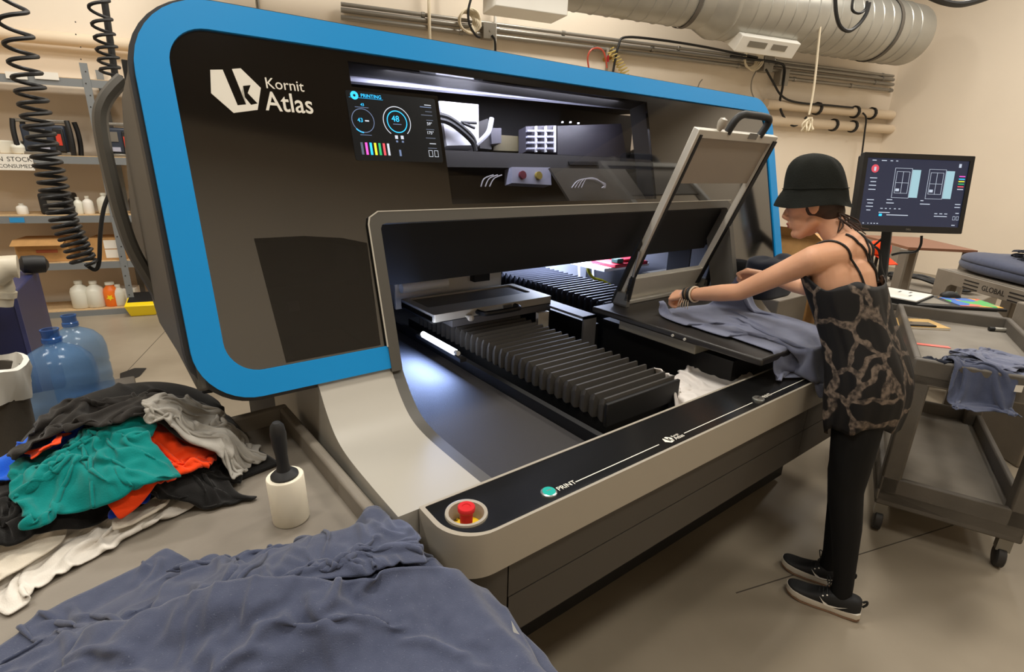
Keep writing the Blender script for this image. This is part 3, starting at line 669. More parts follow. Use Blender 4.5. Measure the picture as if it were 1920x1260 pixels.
mat('denim2', (98, 103, 125), rough=.9, spec=.15, sheen=.25, col2=(112, 117, 137), nscale=14, speck=((112, 118, 134), 330, .68), bump=.2, bscale=500)
def garment(name, label, cat, w, h, n, seed, at_, rot, m, field, squeeze=.6, amp=.05, freq=3.0, steps=80, shape=None, group=None, bend=.25, thick=.005, sx=1.0, sub=1, anchor=.12, mu=.6):
    P, hx, hy = crumple(w, h, n, seed, squeeze, amp, freq); P[..., 0] *= sx
    c, s_ = math.cos(rot), math.sin(rot); X = P[..., 0]*c-P[..., 1]*s_; Y = P[..., 0]*s_+P[..., 1]*c
    P = np.stack([X+at_[0], Y+at_[1], P[..., 2]+at_[2]], -1)
    P = simulate(P, hx, hy, field, steps=steps, bend=bend, thick=thick, anchor=anchor, mu=mu)
    o = grid_mesh(name, P, m, None, sub, .003, shape); field.stamp(P); return tag(o, label, cat, group)
# ================================================================== PERSON
def blob(name, parts, m, parent, voxel=.005, smooth_it=6):
    """parts: chains [(p, r), ...] of tapered limbs or ('e', centre, radii, frame) ellipsoids, melted into ONE continuous surface"""
    bm = bmesh.new()
    def ell(c, rad, fr):
        r = bmesh.ops.create_icosphere(bm, subdivisions=3, radius=1.0)
        for v in r['verts']:
            q = v.co.copy(); v.co = Vector(c)+fr[0]*q.x*rad[0]+fr[1]*q.y*rad[1]+fr[2]*q.z*rad[2]
    ID = (Vector((1,0,0)), Vector((0,1,0)), Vector((0,0,1)))
    for p in parts:
        if p[0] == 'e': ell(p[1], p[2], p[3] if len(p) > 3 else ID); continue
        for i in range(len(p)-1):
            (a, ra), (b, rb) = p[i], p[i+1]; a, b = Vector(a), Vector(b); d = b-a
            if d.length < 1e-6: continue
            u, w = frame_from(d); d.normalize(); n = 20; rings = []
            prof = [(-math.cos(k*math.pi/8)*ra, math.sin(k*math.pi/8)*ra, 0) for k in range(1, 5)]
            L = (b-a).length
            prof = [(h, r) for h, r, _ in prof]+[(L+math.sin(k*math.pi/8)*rb, math.cos(k*math.pi/8)*rb) for k in range(0, 4)]
            for h, r in prof: rings.append([bm.verts.new(a+d*h+(u*math.cos(2*math.pi*k/n)+w*math.sin(2*math.pi*k/n))*r) for k in range(n)])
            for q in range(len(rings)-1):
                for k in range(n): bm.faces.new((rings[q][k], rings[q][(k+1) % n], rings[q+1][(k+1) % n], rings[q+1][k]))
            bm.faces.new(list(reversed(rings[0]))); bm.faces.new(rings[-1])
    bmesh.ops.recalc_face_normals(bm, faces=bm.faces)
    me = bpy.data.meshes.new(name); bm.to_mesh(me); bm.free(); o = bpy.data.objects.new(name, me); COL.objects.link(o)
    r = o.modifiers.new('r', 'REMESH'); r.mode = 'VOXEL'; r.voxel_size = voxel
    s_ = o.modifiers.new('s', 'SMOOTH'); s_.factor = .5; s_.iterations = smooth_it
    bpy.context.view_layer.update(); me2 = bpy.data.meshes.new_from_object(o.evaluated_get(bpy.context.evaluated_depsgraph_get())); me2.name = name
    o.modifiers.clear(); o.data = me2; me2.materials.clear(); me2.materials.append(MATS[m] if isinstance(m, str) else m)
    for p in me2.polygons: p.use_smooth = True
    put(o, parent); return o
mat('skin', (214, 160, 126), rough=.5, spec=.4, col2=(221, 169, 136), nscale=9)
MATS['skin'].node_tree.nodes['Principled BSDF'].inputs['Subsurface Weight'].default_value = .08
MATS['skin'].node_tree.nodes['Principled BSDF'].inputs['Subsurface Radius'].default_value = (.02, .008, .004)
PER = thing('person', (2.09, .6, 0), 'person in black bucket hat and patterned tank top bending over the printer', 'person')
V3 = Vector
# head frame
HC = V3((2.125, .935, 1.500)); HF = V3((-.22, .93, -.22)).normalized(); HL = V3((-1, -.2, 0)); HL = (HL-HF*HL.dot(HF)).normalized(); HU = HL.cross(HF).normalized()
if HU.z < 0: HU = -HU
def hp_(f, l, u): return HC+HF*f+HL*l+HU*u
HFR = (HF, HL, HU)
shL, elL, wrL, hnL = V3((1.985, .835, 1.325)), V3((1.995, 1.10, 1.148)), V3((2.025, 1.368, 1.075)), V3((2.035, 1.44, 1.056))
shR, elR, wrR, hnR = V3((2.275, .805, 1.325)), V3((2.42, 1.03, 1.130)), V3((2.44, 1.235, 1.145)), V3((2.44, 1.30, 1.148))
nb = V3((2.13, .80, 1.375))
body = [
 [((2.13,.62,.90), .105), ((2.125,.665,1.02), .092), ((2.12,.735,1.14), .092), ((2.125,.785,1.25), .10)],
 [((2.05,.62,.90), .08), ((2.06,.68,1.03), .065), ((2.06,.75,1.15), .068), ((2.05,.80,1.27), .066)],
 [((2.19,.62,.90), .08), ((2.19,.68,1.03), .065), ((2.19,.75,1.15), .068), ((2.20,.79,1.27), .066)],
 [(shL, .05), ((2.06,.80,1.335), .055), (nb, .05), ((2.20,.79,1.335), .055), (shR, .05)],
 [(shL, .05), (shL.lerp(elL, .35), .043), (elL, .035), (elL.lerp(wrL, .3), .036), (wrL, .0235)],
 [(shR, .05), (shR.lerp(elR, .35), .043), (elR, .035), (elR.lerp(wrR, .3), .036), (wrR, .0235)],
 [((2.05,.61,.88), .075), ((2.032,.592,.70), .064), ((2.03,.58,.50), .046), ((2.03,.548,.36), .040), ((2.025,.508,.14), .024), ((2.025,.505,.08), .024)],
 [((2.19,.62,.88), .075), ((2.18,.635,.70), .064), ((2.165,.637,.50), .046), ((2.16,.615,.36), .040), ((2.145,.60,.14), .024), ((2.145,.60,.08), .024)],
 [(nb-V3((0,.02,.03)), .055), (nb.lerp(hp_(-.03,0,-.06), .5), .048), (hp_(-.03, 0, -.04), .05)],
 ('e', hp_(-.006, 0, .03), (.092, .074, .10), HFR), ('e', hp_(.028, 0, -.045), (.058, .056, .068), HFR), ('e', hp_(.045, 0, .0), (.045, .06, .055), HFR),
 [(hp_(.055, 0, -.095), .021), (hp_(.068, 0, -.098), .018)],
 [(hp_(-.005, .045, -.055), .022), (hp_(.05, .018, -.10), .02)], [(hp_(-.005, -.045, -.055), .022), (hp_(.05, -.018, -.10), .02)],
 [(hp_(.082, 0, .012), .009), (hp_(.104, 0, -.026), .0105), (hp_(.094, 0, -.034), .011)],
 ('e', hp_(.088, 0, -.034), (.015, .017, .010), HFR),
 [(hp_(.076, -.03, .022), .013), (hp_(.084, 0, .022), .012), (hp_(.076, .03, .022), .013)],
 ('e', hp_(.084, 0, -.056), (.012, .022, .0075), HFR), ('e', hp_(.081, 0, -.070), (.012, .020, .0075), HFR),
 ('e', hp_(-.012, .077, -.004), (.019, .007, .03), HFR), ('e', hp_(-.012, -.077, -.004), (.019, .007, .03), HFR),
]
def hand(wr, fwd, out, down, curl, thumb_side=1):
    """palm and five bent fingers: fwd = along the hand, out = little finger to index direction, down = palm side"""
    fwd, out, down = V3(fwd).normalized(), V3(out).normalized(), V3(down).normalized(); P = []
    for k in range(4):
        o_ = out*(-.027+.018*k); L = (.066, .074, .078, .074)[k]
        base = wr+fwd*.012+o_*.55; kn = wr+fwd*L+o_
        P.append([(base, .0135), (kn, .0112)])
        a = 0.0; p = kn; seg = [((.030, .034, .037, .034)[k], curl[0]), ((.019, .023, .025, .022)[k], curl[1]), ((.016, .018, .019, .018)[k], curl[2])]; ch = [(kn, .0096)]
        for j, (l, da) in enumerate(seg):
            a += R(da); p = p+(fwd*math.cos(a)+down*math.sin(a))*l; ch.append((p, .0086-.0006*j))
        P.append(ch)
    t0 = wr+fwd*.022+out*.020+down*.006; t1 = t0+fwd*.030+out*.020+down*.014; t2 = t1+fwd*.030+out*.002+down*.010; t3 = t2+fwd*.020-out*.010+down*.004
    P.append([(t0, .0145), (t1, .0115), (t2, .0095), (t3, .0085)])
    return P
fL = (hnL-wrL).normalized(); body += hand(wrL, fL, (.85, .0, .5), (.35, -.25, -.9), (58, 72, 40))
fR = V3((-.25, .93, -.05)); body += hand(wrR, fR, (-.6, 0, .8), (-.75, -.1, -.65), (45, 60, 40))
bodyo = blob('body', body, 'skin', PER, .0046, 5)
# face: eyes, brows, lips, hair
mat('eyewhite', (225, 220, 212), rough=.3); mat('dark_hair', (34, 26, 22), rough=.6); mat('lip', (168, 92, 84), rough=.45)
for s_ in (1, -1):
    e = MB().lathe([(.0001, -.009), (.006, -.007), (.009, 0), (.006, .007), (.0001, .009)], hp_(.074, .031*s_, .002), HF, 12).build('eye', 'eyewhite', PER, smooth=True)
    MB().lathe([(.0045, 0), (.0001, .0015)], hp_(.0826, .031*s_, .001), HF, 12).build('iris', 'dark_hair', e)
    MB().tube([hp_(.080, .045*s_, .0065), hp_(.087, .034*s_, .008), hp_(.088, .022*s_, .006)], .0022, 6).build('eyelash', 'dark_hair', PER, smooth=True)
    MB().tube([hp_(.078, .05*s_, .026), hp_(.089, .034*s_, .030), hp_(.093, .014*s_, .026)], [.002, .0035, .003], 6).build('eyebrow', 'dark_hair', PER, smooth=True)
blob('lips', [('e', hp_(.090, 0, -.0565), (.009, .019, .0055), HFR), ('e', hp_(.087, 0, -.068), (.009, .017, .006), HFR)], 'lip', PER, .0018, 3)
blob('hair', [('e', hp_(-.022, 0, .005), (.078, .078, .07), HFR), ('e', hp_(-.052, 0, -.035), (.046, .062, .045), HFR)], mat('hairbrown', (58, 40, 30), rough=.65), PER, .005, 4)
rr_ = random.Random(3)
for k in range(16):
    a = rr_.uniform(-.06, .062); q0 = hp_(-.085, a, -.05+rr_.uniform(-.02, .01)); d1 = V3((rr_.uniform(-.02, .02), rr_.uniform(-.05, -.01), rr_.uniform(-.03, -.01)))
    MB().tube(bez([q0, q0+d1, q0+d1*1.6+V3((rr_.uniform(-.02,.02), rr_.uniform(-.03,.02), rr_.uniform(-.03,.012)))], 5), [.004-.0002*i for i in range(11)], 5).build('hair_lock', 'hairbrown', PER, smooth=True)
# bucket hat
mat('hatblack', (24, 26, 22), rough=.9, spec=.2, bump=.3, bscale=300)
def hat():
    prof = [(.001, .158), (.03, .155), (.056, .146), (.077, .129), (.091, .105), (.099, .072), (.103, .042), (.1045, .034), (.106, .026), (.116, .0), (.128, -.026), (.1295, -.029), (.126, -.028), (.104, .022), (.1, .03)]
    n = 64; rings = []
    for i, (r, u) in enumerate(prof):
        ring_ = []
        for k in range(n):
            a = 2*math.pi*k/n; w = 1+.012*math.sin(5*a+i*.5)+.010*math.sin(9*a-i*.8)*(i > 2); du = .006*math.sin(3*a+1.3)*(i > 8)+.004*math.sin(7*a+i)*(2 < i < 8)-.012*math.cos(a)*(i > 8)*0
            ring_.append(hp_(-.004+r*.93*w*1.08*math.cos(a)*(1-.10*(i > 8)*(1-math.cos(a))/2+.10*(8 < i < 13)*(1+math.cos(a))/2), r*.93*w*.98*math.sin(a), u*1.02+.026+du+.018*math.cos(a)*min(1.1, r/.1)))
        rings.append(ring_)
    return MB().loft(rings, True, True).build('bucket_hat', 'hatblack', PER, smooth=True, angle=60)
ht = hat(); sm = ht.modifiers.new('sub', 'SUBSURF'); sm.levels = 1; sm.render_levels = 1
n = 64; MB().tube([hp_(-.004+.0995*1.08*math.cos(2*math.pi*k/n), .0995*.98*math.sin(2*math.pi*k/n), .0605+.018*math.cos(2*math.pi*k/n)) for k in range(n)], .0016, 6, closed=True).build('brim_seam', 'hatblack', ht, smooth=True)
# leggings
mat('legging', (10, 10, 11), rough=.75, spec=.25)
blob('leggings', [
 [((2.12,.62,.93), .105), ((2.12,.615,.86), .105)], [((2.055,.62,.93), .088), ((2.05,.615,.86), .088)], [((2.185,.62,.93), .088), ((2.185,.62,.86), .088)],
 [((2.05,.61,.88), .088), ((2.032,.592,.70), .076), ((2.03,.58,.50), .059), ((2.03,.548,.36), .052), ((2.025,.508,.14), .035), ((2.025,.505,.075), .037)],
 [((2.19,.62,.88), .088), ((2.18,.635,.70), .076), ((2.165,.637,.50), .059), ((2.16,.615,.36), .052), ((2.145,.60,.14), .035), ((2.145,.60,.075), .037)]], 'legging', PER, .006, 6)
# patterned tank top
def top_mat():
    m = bpy.data.materials.new('tank_print'); m.use_nodes = True; nt = m.node_tree; b = nt.nodes['Principled BSDF']; b.inputs['Roughness'].default_value = .6; b.inputs['Specular IOR Level'].default_value = .25
    tc = nt.nodes.new('ShaderNodeTexCoord'); mp = nt.nodes.new('ShaderNodeMapping'); mp.inputs['Scale'].default_value = (1, 1, .85); nt.links.new(tc.outputs['Object'], mp.inputs['Vector'])
    nz = nt.nodes.new('ShaderNodeTexNoise'); nz.inputs['Scale'].default_value = 14; nz.inputs['Detail'].default_value = 2; nt.links.new(mp.outputs[0], nz.inputs['Vector'])
    mx = nt.nodes.new('ShaderNodeMix'); mx.data_type = 'VECTOR'; mx.inputs['Factor'].default_value = .06; nt.links.new(mp.outputs[0], mx.inputs['A']); nt.links.new(nz.outputs['Color'], mx.inputs['B'])
    vo = nt.nodes.new('ShaderNodeTexVoronoi'); vo.feature = 'DISTANCE_TO_EDGE'; vo.inputs['Scale'].default_value = 9.0; nt.links.new(mx.outputs['Result'], vo.inputs['Vector'])
    r = nt.nodes.new('ShaderNodeValToRGB'); r.color_ramp.elements[0].position = .055; r.color_ramp.elements[1].position = .08; r.color_ramp.elements[0].color = (1,1,1,1); r.color_ramp.elements[1].color = (0,0,0,1); nt.links.new(vo.outputs['Distance'], r.inputs['Fac'])
    n2 = nt.nodes.new('ShaderNodeTexNoise'); n2.inputs['Scale'].default_value = 60; n2.inputs['Detail'].default_value = 4; nt.links.new(tc.outputs['Object'], n2.inputs['Vector'])
    r2 = nt.nodes.new('ShaderNodeValToRGB'); r2.color_ramp.elements[0].position = .38; r2.color_ramp.elements[1].position = .62; r2.color_ramp.elements[0].color = srgb((52, 46, 42)); r2.color_ramp.elements[1].color = srgb((112, 99, 88)); nt.links.new(n2.outputs['Fac'], r2.inputs['Fac'])
    m2 = nt.nodes.new('ShaderNodeMix'); m2.data_type = 'RGBA'; nt.links.new(r.outputs['Color'], m2.inputs['Factor']); m2.inputs['A'].default_value = srgb((17, 16, 17)); nt.links.new(r2.outputs['Color'], m2.inputs['B']); nt.links.new(m2.outputs['Result'], b.inputs['Base Color'])
    MATS['tank_print'] = m
top_mat()
def tank():
    # z, centre x, centre y, half width x, half depth y, fold depth
    st = [(.742, 2.115, .610, .180, .112, .018), (.78, 2.115, .612, .182, .118, .016), (.86, 2.118, .614, .184, .126, .012), (.94, 2.12, .630, .180, .126, .010), (1.02, 2.12, .664, .168, .118, .009), (1.09, 2.12, .702, .164, .116, .008), (1.16, 2.12, .740, .164, .118, .006), (1.22, 2.12, .768, .166, .124, .004), (1.258, 2.122, .788, .165, .122, .003)]
    n = 96; rings = []
    for i, (z, cx, cy, rx, ry, fd) in enumerate(st):
        rg = []
        for k in range(n):
            a = 2*math.pi*k/n; f = 1+fd*6*(.5*math.sin(7*a+.7+z*2)+.35*math.sin(13*a+z*5+2)+.2*math.sin(22*a-z*3))*.55
            zz = z
            if i == 0: zz += .018*math.sin(2*a+.6)+.012*math.sin(5*a)-.02*math.sin(a)
            if i == 8: zz += .02*max(0, math.cos(a*1.0-math.pi/2))-.012*max(0, math.cos(a+math.pi/2))+.018*math.exp(-((a-math.pi*1.28)/.25)**2)+.018*math.exp(-((a-math.pi*1.72)/.25)**2)-.03*math.exp(-((a-math.pi)/.35)**2)-.03*(math.exp(-(a/.35)**2)+math.exp(-((a-2*math.pi)/.35)**2))
            q = 2.4; ca, sa = math.cos(a), math.sin(a); den = (abs(ca)**q+abs(sa)**q)**(1/q)
            lean = .6*(zz-z)
            rg.append((cx+rx*f*ca/den, cy+ry*f*sa/den+lean, zz))
        rings.append(rg)
    o = MB().loft(rings, True, False).build('tank_top', 'tank_print', PER, smooth=True, angle=80)
    s_ = o.modifiers.new('sub', 'SUBSURF'); s_.levels = 1; s_.render_levels = 1; t_ = o.modifiers.new('th', 'SOLIDIFY'); t_.thickness = .003; return o
tk = tank()
from mathutils.bvhtree import BVHTree
def snap(pts, objs, off=.004):
    out = []
    trees = []
    for o in objs: trees.append(BVHTree.FromPolygons([v.co.copy() for v in o.data.vertices], [tuple(p.vertices) for p in o.data.polygons]))
    for p in pts:
        best = None
        for t in trees:
            q, nrm, _, d = t.find_nearest(Vector(p))
            if best is None or d < best[0]: best = (d, q+nrm*off)
        out.append(best[1])
    return out
for pts in ([(2.05,.655,1.262),(2.045,.70,1.31),(2.035,.75,1.37),(2.03,.82,1.39),(2.03,.88,1.36),(2.03,.91,1.29)], [(2.195,.65,1.262),(2.20,.69,1.31),(2.215,.74,1.37),(2.215,.80,1.39),(2.21,.87,1.36),(2.205,.91,1.29)],
            [(2.18,.65,1.265),(2.15,.68,1.31),(2.11,.71,1.36),(2.09,.75,1.40),(2.08,.79,1.42)], [(2.165,.65,1.265),(2.165,.68,1.31),(2.165,.71,1.36),(2.17,.75,1.40),(2.175,.79,1.42)]):
    MB().tube(snap(bez(pts, 8), [bodyo]), .0042, 6).build('shoulder_strap', 'black', tk, smooth=True)
# bracelets
for k, (off, m, r) in enumerate(((.012, 'black_rubber', .030), (.020, mat('bead', (92, 72, 50), rough=.6), .031), (.030, 'black_rubber', .031), (.040, mat('strap', (30, 26, 24), rough=.7), .032), (.052, mat('beige', (202, 184, 160), rough=.8), .033))):
    c = wrL.lerp(elL, off/.26); d = (elL-wrL).normalized(); u, w = frame_from(d)
    MB().tube([c+(u*math.cos(2*math.pi*j/28)+w*math.sin(2*math.pi*j/28))*r+d*.004*math.sin(2*math.pi*j/28+k) for j in range(28)], .0042, 7, closed=True).build('bracelet', m, PER, smooth=True)
for k in range(5): MB().tube(bez([wrL+V3((-.03,.0-.01*k,-.012)), wrL+V3((-.036,.004-.012*k,-.034)), wrL+V3((-.03,.01-.013*k,-.052))], 4), .0016, 5).build('bracelet_thread', 'beige', PER)
c = wrR.lerp(elR, .1); d = (elR-wrR).normalized(); u, w = frame_from(d)
MB().tube([c+(u*math.cos(2*math.pi*j/28)+w*math.sin(2*math.pi*j/28))*.029 for j in range(28)], .004, 7, closed=True).build('bracelet', mat('bluebead', (40, 130, 170), rough=.5), PER, smooth=True)
# sneakers
mat('shoe_black', (13, 13, 14), rough=.7); mat('sole_white', (200, 192, 178), rough=.6); mat('sole_tan', (120, 92, 70), rough=.7); mat('shoe_white', (236, 232, 224), rough=.5)
def sneaker(heel, toe):
    heel, toe = V3(heel), V3(toe); d = (toe-heel).normalized(); sd = d.cross(V3((0,0,1))).normalized(); L = (toe-heel).length
    def P(t, s, z): return heel+d*(t*L)+sd*s+V3((0,0,z))
    out = [(.0,.028),(.04,.034),(.2,.036),(.4,.036),(.6,.041),(.78,.043),(.9,.038),(.97,.024),(1.0,.010)]
    def lay(z0, z1, sc, name, m, toe_up=.012):
        n = len(out); rings = []
        ring = lambda z, k: [P(t, w*k, z+max(0, (t-.75))*toe_up*4+max(0,.06-t)*.15) for t, w in out]+[P(t, -w*k, z+max(0, (t-.75))*toe_up*4+max(0,.06-t)*.15) for t, w in reversed(out)]
        return MB().loft([ring(z0, sc*.93), ring(z0+(z1-z0)*.3, sc), ring(z1, sc*.97)], True, True).build(name, m, PER, smooth=True, angle=50)
    lay(.0, .009, 1.02, 'shoe_tread', 'sole_tan'); lay(.009, .032, 1.02, 'shoe_sole', 'sole_white')
    st = [(.0,.020,.078),(.03,.029,.088),(.1,.034,.092),(.2,.036,.090),(.32,.036,.088),(.42,.036,.080),(.55,.038,.066),(.7,.040,.054),(.82,.040,.049),(.92,.034,.046),(.975,.020,.042),(.995,.008,.036)]
    rings = []
    for t, w, h in st:
        rings.append([P(t, w*math.copysign(abs(math.cos(a))**.6, math.cos(a)), .028+max(0,(t-.75))*.048+(h-.028)*abs(math.sin(a))**.75) for a in [math.pi*k/12 for k in range(13)]]+[P(t, -w, .024+max(0,(t-.75))*.048), P(t, w, .024+max(0,(t-.75))*.048)])
    up = MB().loft(rings, True, True).build('shoe_upper', 'shoe_black', PER, smooth=True, angle=60)
    s_ = up.modifiers.new('sub', 'SUBSURF'); s_.levels = 1; s_.render_levels = 1
    # white tick on the camera side
    sgn = 1 if (P(.4, 1, 0)-V3(CAM)).length < (P(.4, -1, 0)-V3(CAM)).length else -1
    def Q(t, z): return P(t, sgn*(.0415+.0035*min(1, max(0, (t-.25)/.4))), z)
    pts = [(.18,.057),(.30,.044),(.42,.040),(.50,.050),(.56,.066),(.515,.049),(.47,.034),(.38,.034),(.28,.042)]
    tri = tessellate_polygon([[V3((a, b, 0)) for a, b in pts]]); MB().add([Q(a, b) for a, b in pts], [tuple(t) for t in tri]).build('shoe_tick', 'shoe_white', up)
    for k in range(4):
        t = .46+.05*k; h = .084-.0075*k*1.3; MB().tube(bez([P(t, -.026, h-.012), P(t+.01, 0, h+.003), P(t, .026, h-.012)], 4), .0026, 6).build('shoe_lace', 'shoe_black', up, smooth=True)
        for s2 in (-1, 1): MB().lathe([(.0001, .002), (.003, .001), (.003, 0)], P(t, s2*.0285, h-.013), (sd*s2+V3((0,0,.6))), 8).build('eyelet', 'shoe_white', up)
    for s2 in (-1, 1): MB().tube(bez([P(.44, 0, .092), P(.46, .02*s2, .118), P(.50, .035*s2, .112), P(.47, .012*s2, .094)], 5), .0022, 5).build('shoe_lace', 'shoe_black', up, smooth=True)
    MB().tube(bez([P(.0, 0, .075), P(-.045, 0, .085), P(-.05, 0, .072), P(-.01, 0, .055)], 4), .004, 6).build('heel_loop', 'shoe_black', up, smooth=True)
sneaker((2.045, .435, 0), (1.955, .672, 0)); sneaker((2.165, .52, 0), (2.085, .757, 0))
# the shirt she pulls over the pallet
def pallet_field(x, y):
    z = np.full(x.shape, .72); z = np.where((x > 1.0) & (y < .96) & (y > .775), .853, z); z = np.where((y > .88) & (y < 1.77) & (x > 1.845) & (x < 2.53), PRZ+.004, z); z = np.where((y > 1.66) & (x > 1.99), PRZ+.03, z); z = np.where(y < .77, .5, z); return z
def pulled_shirt():
    F = Field(1.6, 3.0, .4, 2.0, .012, pallet_field)
    nx, ny = 52, 64; u, v = np.meshgrid(np.linspace(0, 1, nx), np.linspace(0, 1, ny))       # v = 0 at the held hem, 1 at her belly
    W, H = .64, .88
    x = 1.97+u*.56-.0*v; y = 1.50-.15*u-v*(.70-.1*u); z = 1.04+.1*u-.03*v+.012*fbm(u, v, 5, 3, 2.2)
    P = np.stack([x, y, z], -1); pin = np.zeros((ny, nx), bool); tgt = []
    pin[0, 0:5] = True; pin[0, nx-8:nx-1] = True; pin[1, 0:5] = True; pin[1, nx-8:nx-1] = True
    pin[ny-16, 26:48] = True
    T_ = P.copy(); 
    for k in range(5): T_[0:2, k] = np.array([2.01+.01*k, 1.497, 1.017])+np.array([[0, 0, 0], [0, -.012, -.006]])
    for k in range(nx-8, nx-1): T_[0:2, k] = np.array([2.385+.012*(k-nx+8), 1.345-.003*(k-nx+8), 1.125])+np.array([[0, 0, 0], [0, -.012, -.006]])
    for k in range(26, 48): T_[ny-16, k] = (2.02+.014*(k-26), .79, .99)
    P = simulate(P, W/(nx-1), H/(ny-1), F, steps=130, iters=10, pin=pin, pin_target=T_[pin], bend=.12, thick=.005, mu=.35, damp=.95)
    o = grid_mesh('denim_shirt', P, 'denim2', None, 1, .003); return tag(o, 'grey-blue shirt being pulled over the printing pallet by the person', 'shirt')
pulled_shirt()
# ================================================================== LEFT: cart with garments
mat('cartgrey', (122, 114, 103), rough=.55, col2=(132, 124, 112), nscale=6, bump=.06, bscale=120)
mat('cartdark', (84, 79, 72), rough=.6, col2=(95, 89, 81), nscale=7, bump=.08, bscale=90)
mat('caster', (40, 38, 36), rough=.6)
def cart(name, label, M, L, W, ztop, rim, m, low=.2, post=.07, wall=.03, low_rim=.05, tray=None):
    o = thing(name, tuple(M @ Vector((L/2, -W/2, 0))), label, 'cart')
    MB(M).box(0, L, -W, 0, ztop-.05, ztop).build('top_tray', tray or m, o, bevel=.006)
    for b in ((0, wall, -W, 0), (L-wall, L, -W, 0), (wall, L-wall, -W, -W+wall), (wall, L-wall, -wall, 0)):
        MB(M).box(*b, ztop-.05, ztop+rim).build('tray_rim', m, o, bevel=.008)
    MB(M).box(0, L, -W, 0, low-.06, low).build('lower_shelf', tray or m, o, bevel=.006)
    for b in ((0, wall, -W, 0), (L-wall, L, -W, 0), (wall, L-wall, -W, -W+wall), (wall, L-wall, -wall, 0)):
        MB(M).box(*b, low-.08, low+low_rim).build('shelf_rim', m, o, bevel=.008)
    for px_, py_ in ((0, -post), (0, -W), (L-post, -post), (L-post, -W)):
        MB(M).box(px_, px_+post, py_, py_+post, low-.03, ztop-.02).build('post', m, o, bevel=.01)
        c = Vector((min(max(px_+post/2, .06), L-.06), py_+post/2, 0))
        w_ = MB(M).lathe([(.045, -.016), (.05, -.012), (.05, .012), (.045, .016)], c+Vector((0, 0, .05)), (0, 1, 0), 18).build('caster_wheel', 'caster', o, smooth=True)
        MB(M).box(c.x-.022, c.x+.022, c.y-.024, c.y+.024, .085, low-.07).build('caster_fork', 'steel', o)
    return o
def frameM(p, ang): return Matrix.Translation(Vector((p[0], p[1], 0))) @ Matrix.Rotation(ang, 4, 'Z')
# x of this cart runs towards the camera
ML = frameM((.385, 1.765), R(-88)); CLZ = .762
cart('utility_cart', 'grey plastic cart top in the foreground, heaped with coloured garments', ML, 1.45, .82, CLZ, .055, MATS['cartgrey'])
# lint roller
LS = 1.1
lr = thing('lint_roller', (.245, 1.20, CLZ), 'white lint roller standing upright on the cart with a black handle', 'lint roller')
c = (.245, 1.20, CLZ+.001); ax = (-.03, 0, 1)
MB().lathe([(r_*LS, h_*LS) for r_, h_ in [(.018, .112), (.0375, .112), (.039, .110), (.039, .002), (.0375, 0), (.018, 0)]], c, ax, 36).build('paper_roll', mat('paperroll', (236, 228, 208), rough=.75), lr, smooth=True, angle=50)
MB().lathe([(r_*LS, h_*LS) for r_, h_ in [(.0295, .108), (.029, .116), (.024, .121), (.015, .127), (.0125, .14), (.0125, .165), (.0155, .19), (.0165, .215), (.014, .235), (.008, .243), (.0001, .244)]], c, ax, 20).build('handle', 'black_rubber', lr, smooth=True)
# ---- heap of garments
def left_cart_field(x, y):
    a = R(-88); dx, dy = x-.385, y-1.765; u = dx*math.cos(a)+dy*math.sin(a); v = -dx*math.sin(a)+dy*math.cos(a)
    z = np.full(x.shape, .3); z = np.where((u > 0) & (u < 1.45) & (v > -.82) & (v < 0.004), CLZ+.002, z); return np.where((z > .5) & ((u < .034) | (v > -.036)), CLZ+.058, z)
FP = Field(-.75, .62, .2, 2.05, .012, left_cart_field)
def dome(F, cx, cy, rx, ry, h, rot=0.0):
    c_, s_ = math.cos(rot), math.sin(rot); dx = (F.gx-cx)*c_+(F.gy-cy)*s_; dy = -(F.gx-cx)*s_+(F.gy-cy)*c_; q = 1-(dx/rx)**2-(dy/ry)**2; F.H = np.maximum(F.H, np.where(q > 0, CLZ+h*np.sqrt(np.maximum(q, 0)), 0))
def cloth(n, c, r=.9, **k): return mat(n, c, rough=r, spec=.15, sheen=.15, noise=.06, nscale=30, bump=.2, bscale=350, **k)
cloth('c_black', (20, 19, 18)); cloth('c_char', (38, 35, 32)); cloth('c_teal', (0, 122, 118)); cloth('c_orange', (235, 68, 20)); cloth('c_blue', (28, 92, 205)); cloth('c_royal', (22, 56, 165)); cloth('c_white', (216, 210, 200)); cloth('c_heather', (160, 156, 148)); cloth('c_navy', (26, 30, 42)); cloth('c_offwhite', (205, 196, 180))
G = 'garments heaped on the foreground cart'
def gm(name, label, px_, z, w, h, seed, rot, m, sq=.58, amp=.05, n=38, dz=.0, cat='shirt', freq=3.4, bend=.3, sub=1):
    p = A(px_[0], px_[1], Z=z); return garment(name, label, cat, w, h, n, seed, (p.x, p.y, z-.12+dz), rot, m, FP, squeeze=sq, amp=amp, freq=freq, steps=70, group=G, bend=bend, sub=sub)
def mound():
    p = A(215, 800, Z=.86); dome(FP, p.x+.03, p.y+.03, .27, .22, .19)
    p = A(370, 810, Z=.82); dome(FP, p.x, p.y, .12, .12, .09)
    p = A(60, 930, Z=.8); dome(FP, p.x-.05, p.y, .25, .2, .06)
mound()
garment('black_shirt', 'black shirt at the very bottom of the garment heap', 'shirt', .58, .50, 36, 20, (-.03, 1.63, .95), R(10), 'c_black', FP, squeeze=.96, amp=.01, freq=1.5, steps=60, group=G, anchor=.08)
gm('white_shirt', 'long white shirt trailing along the front of the garment heap', (150, 945), .83, .62, .40, 21, R(28), 'c_white', .66, .05, 44)
gm('white_shirt', 'small white shirt lying under the black one at the right end of the heap', (300, 895), .82, .34, .34, 22, R(10), 'c_offwhite', .62, .05)
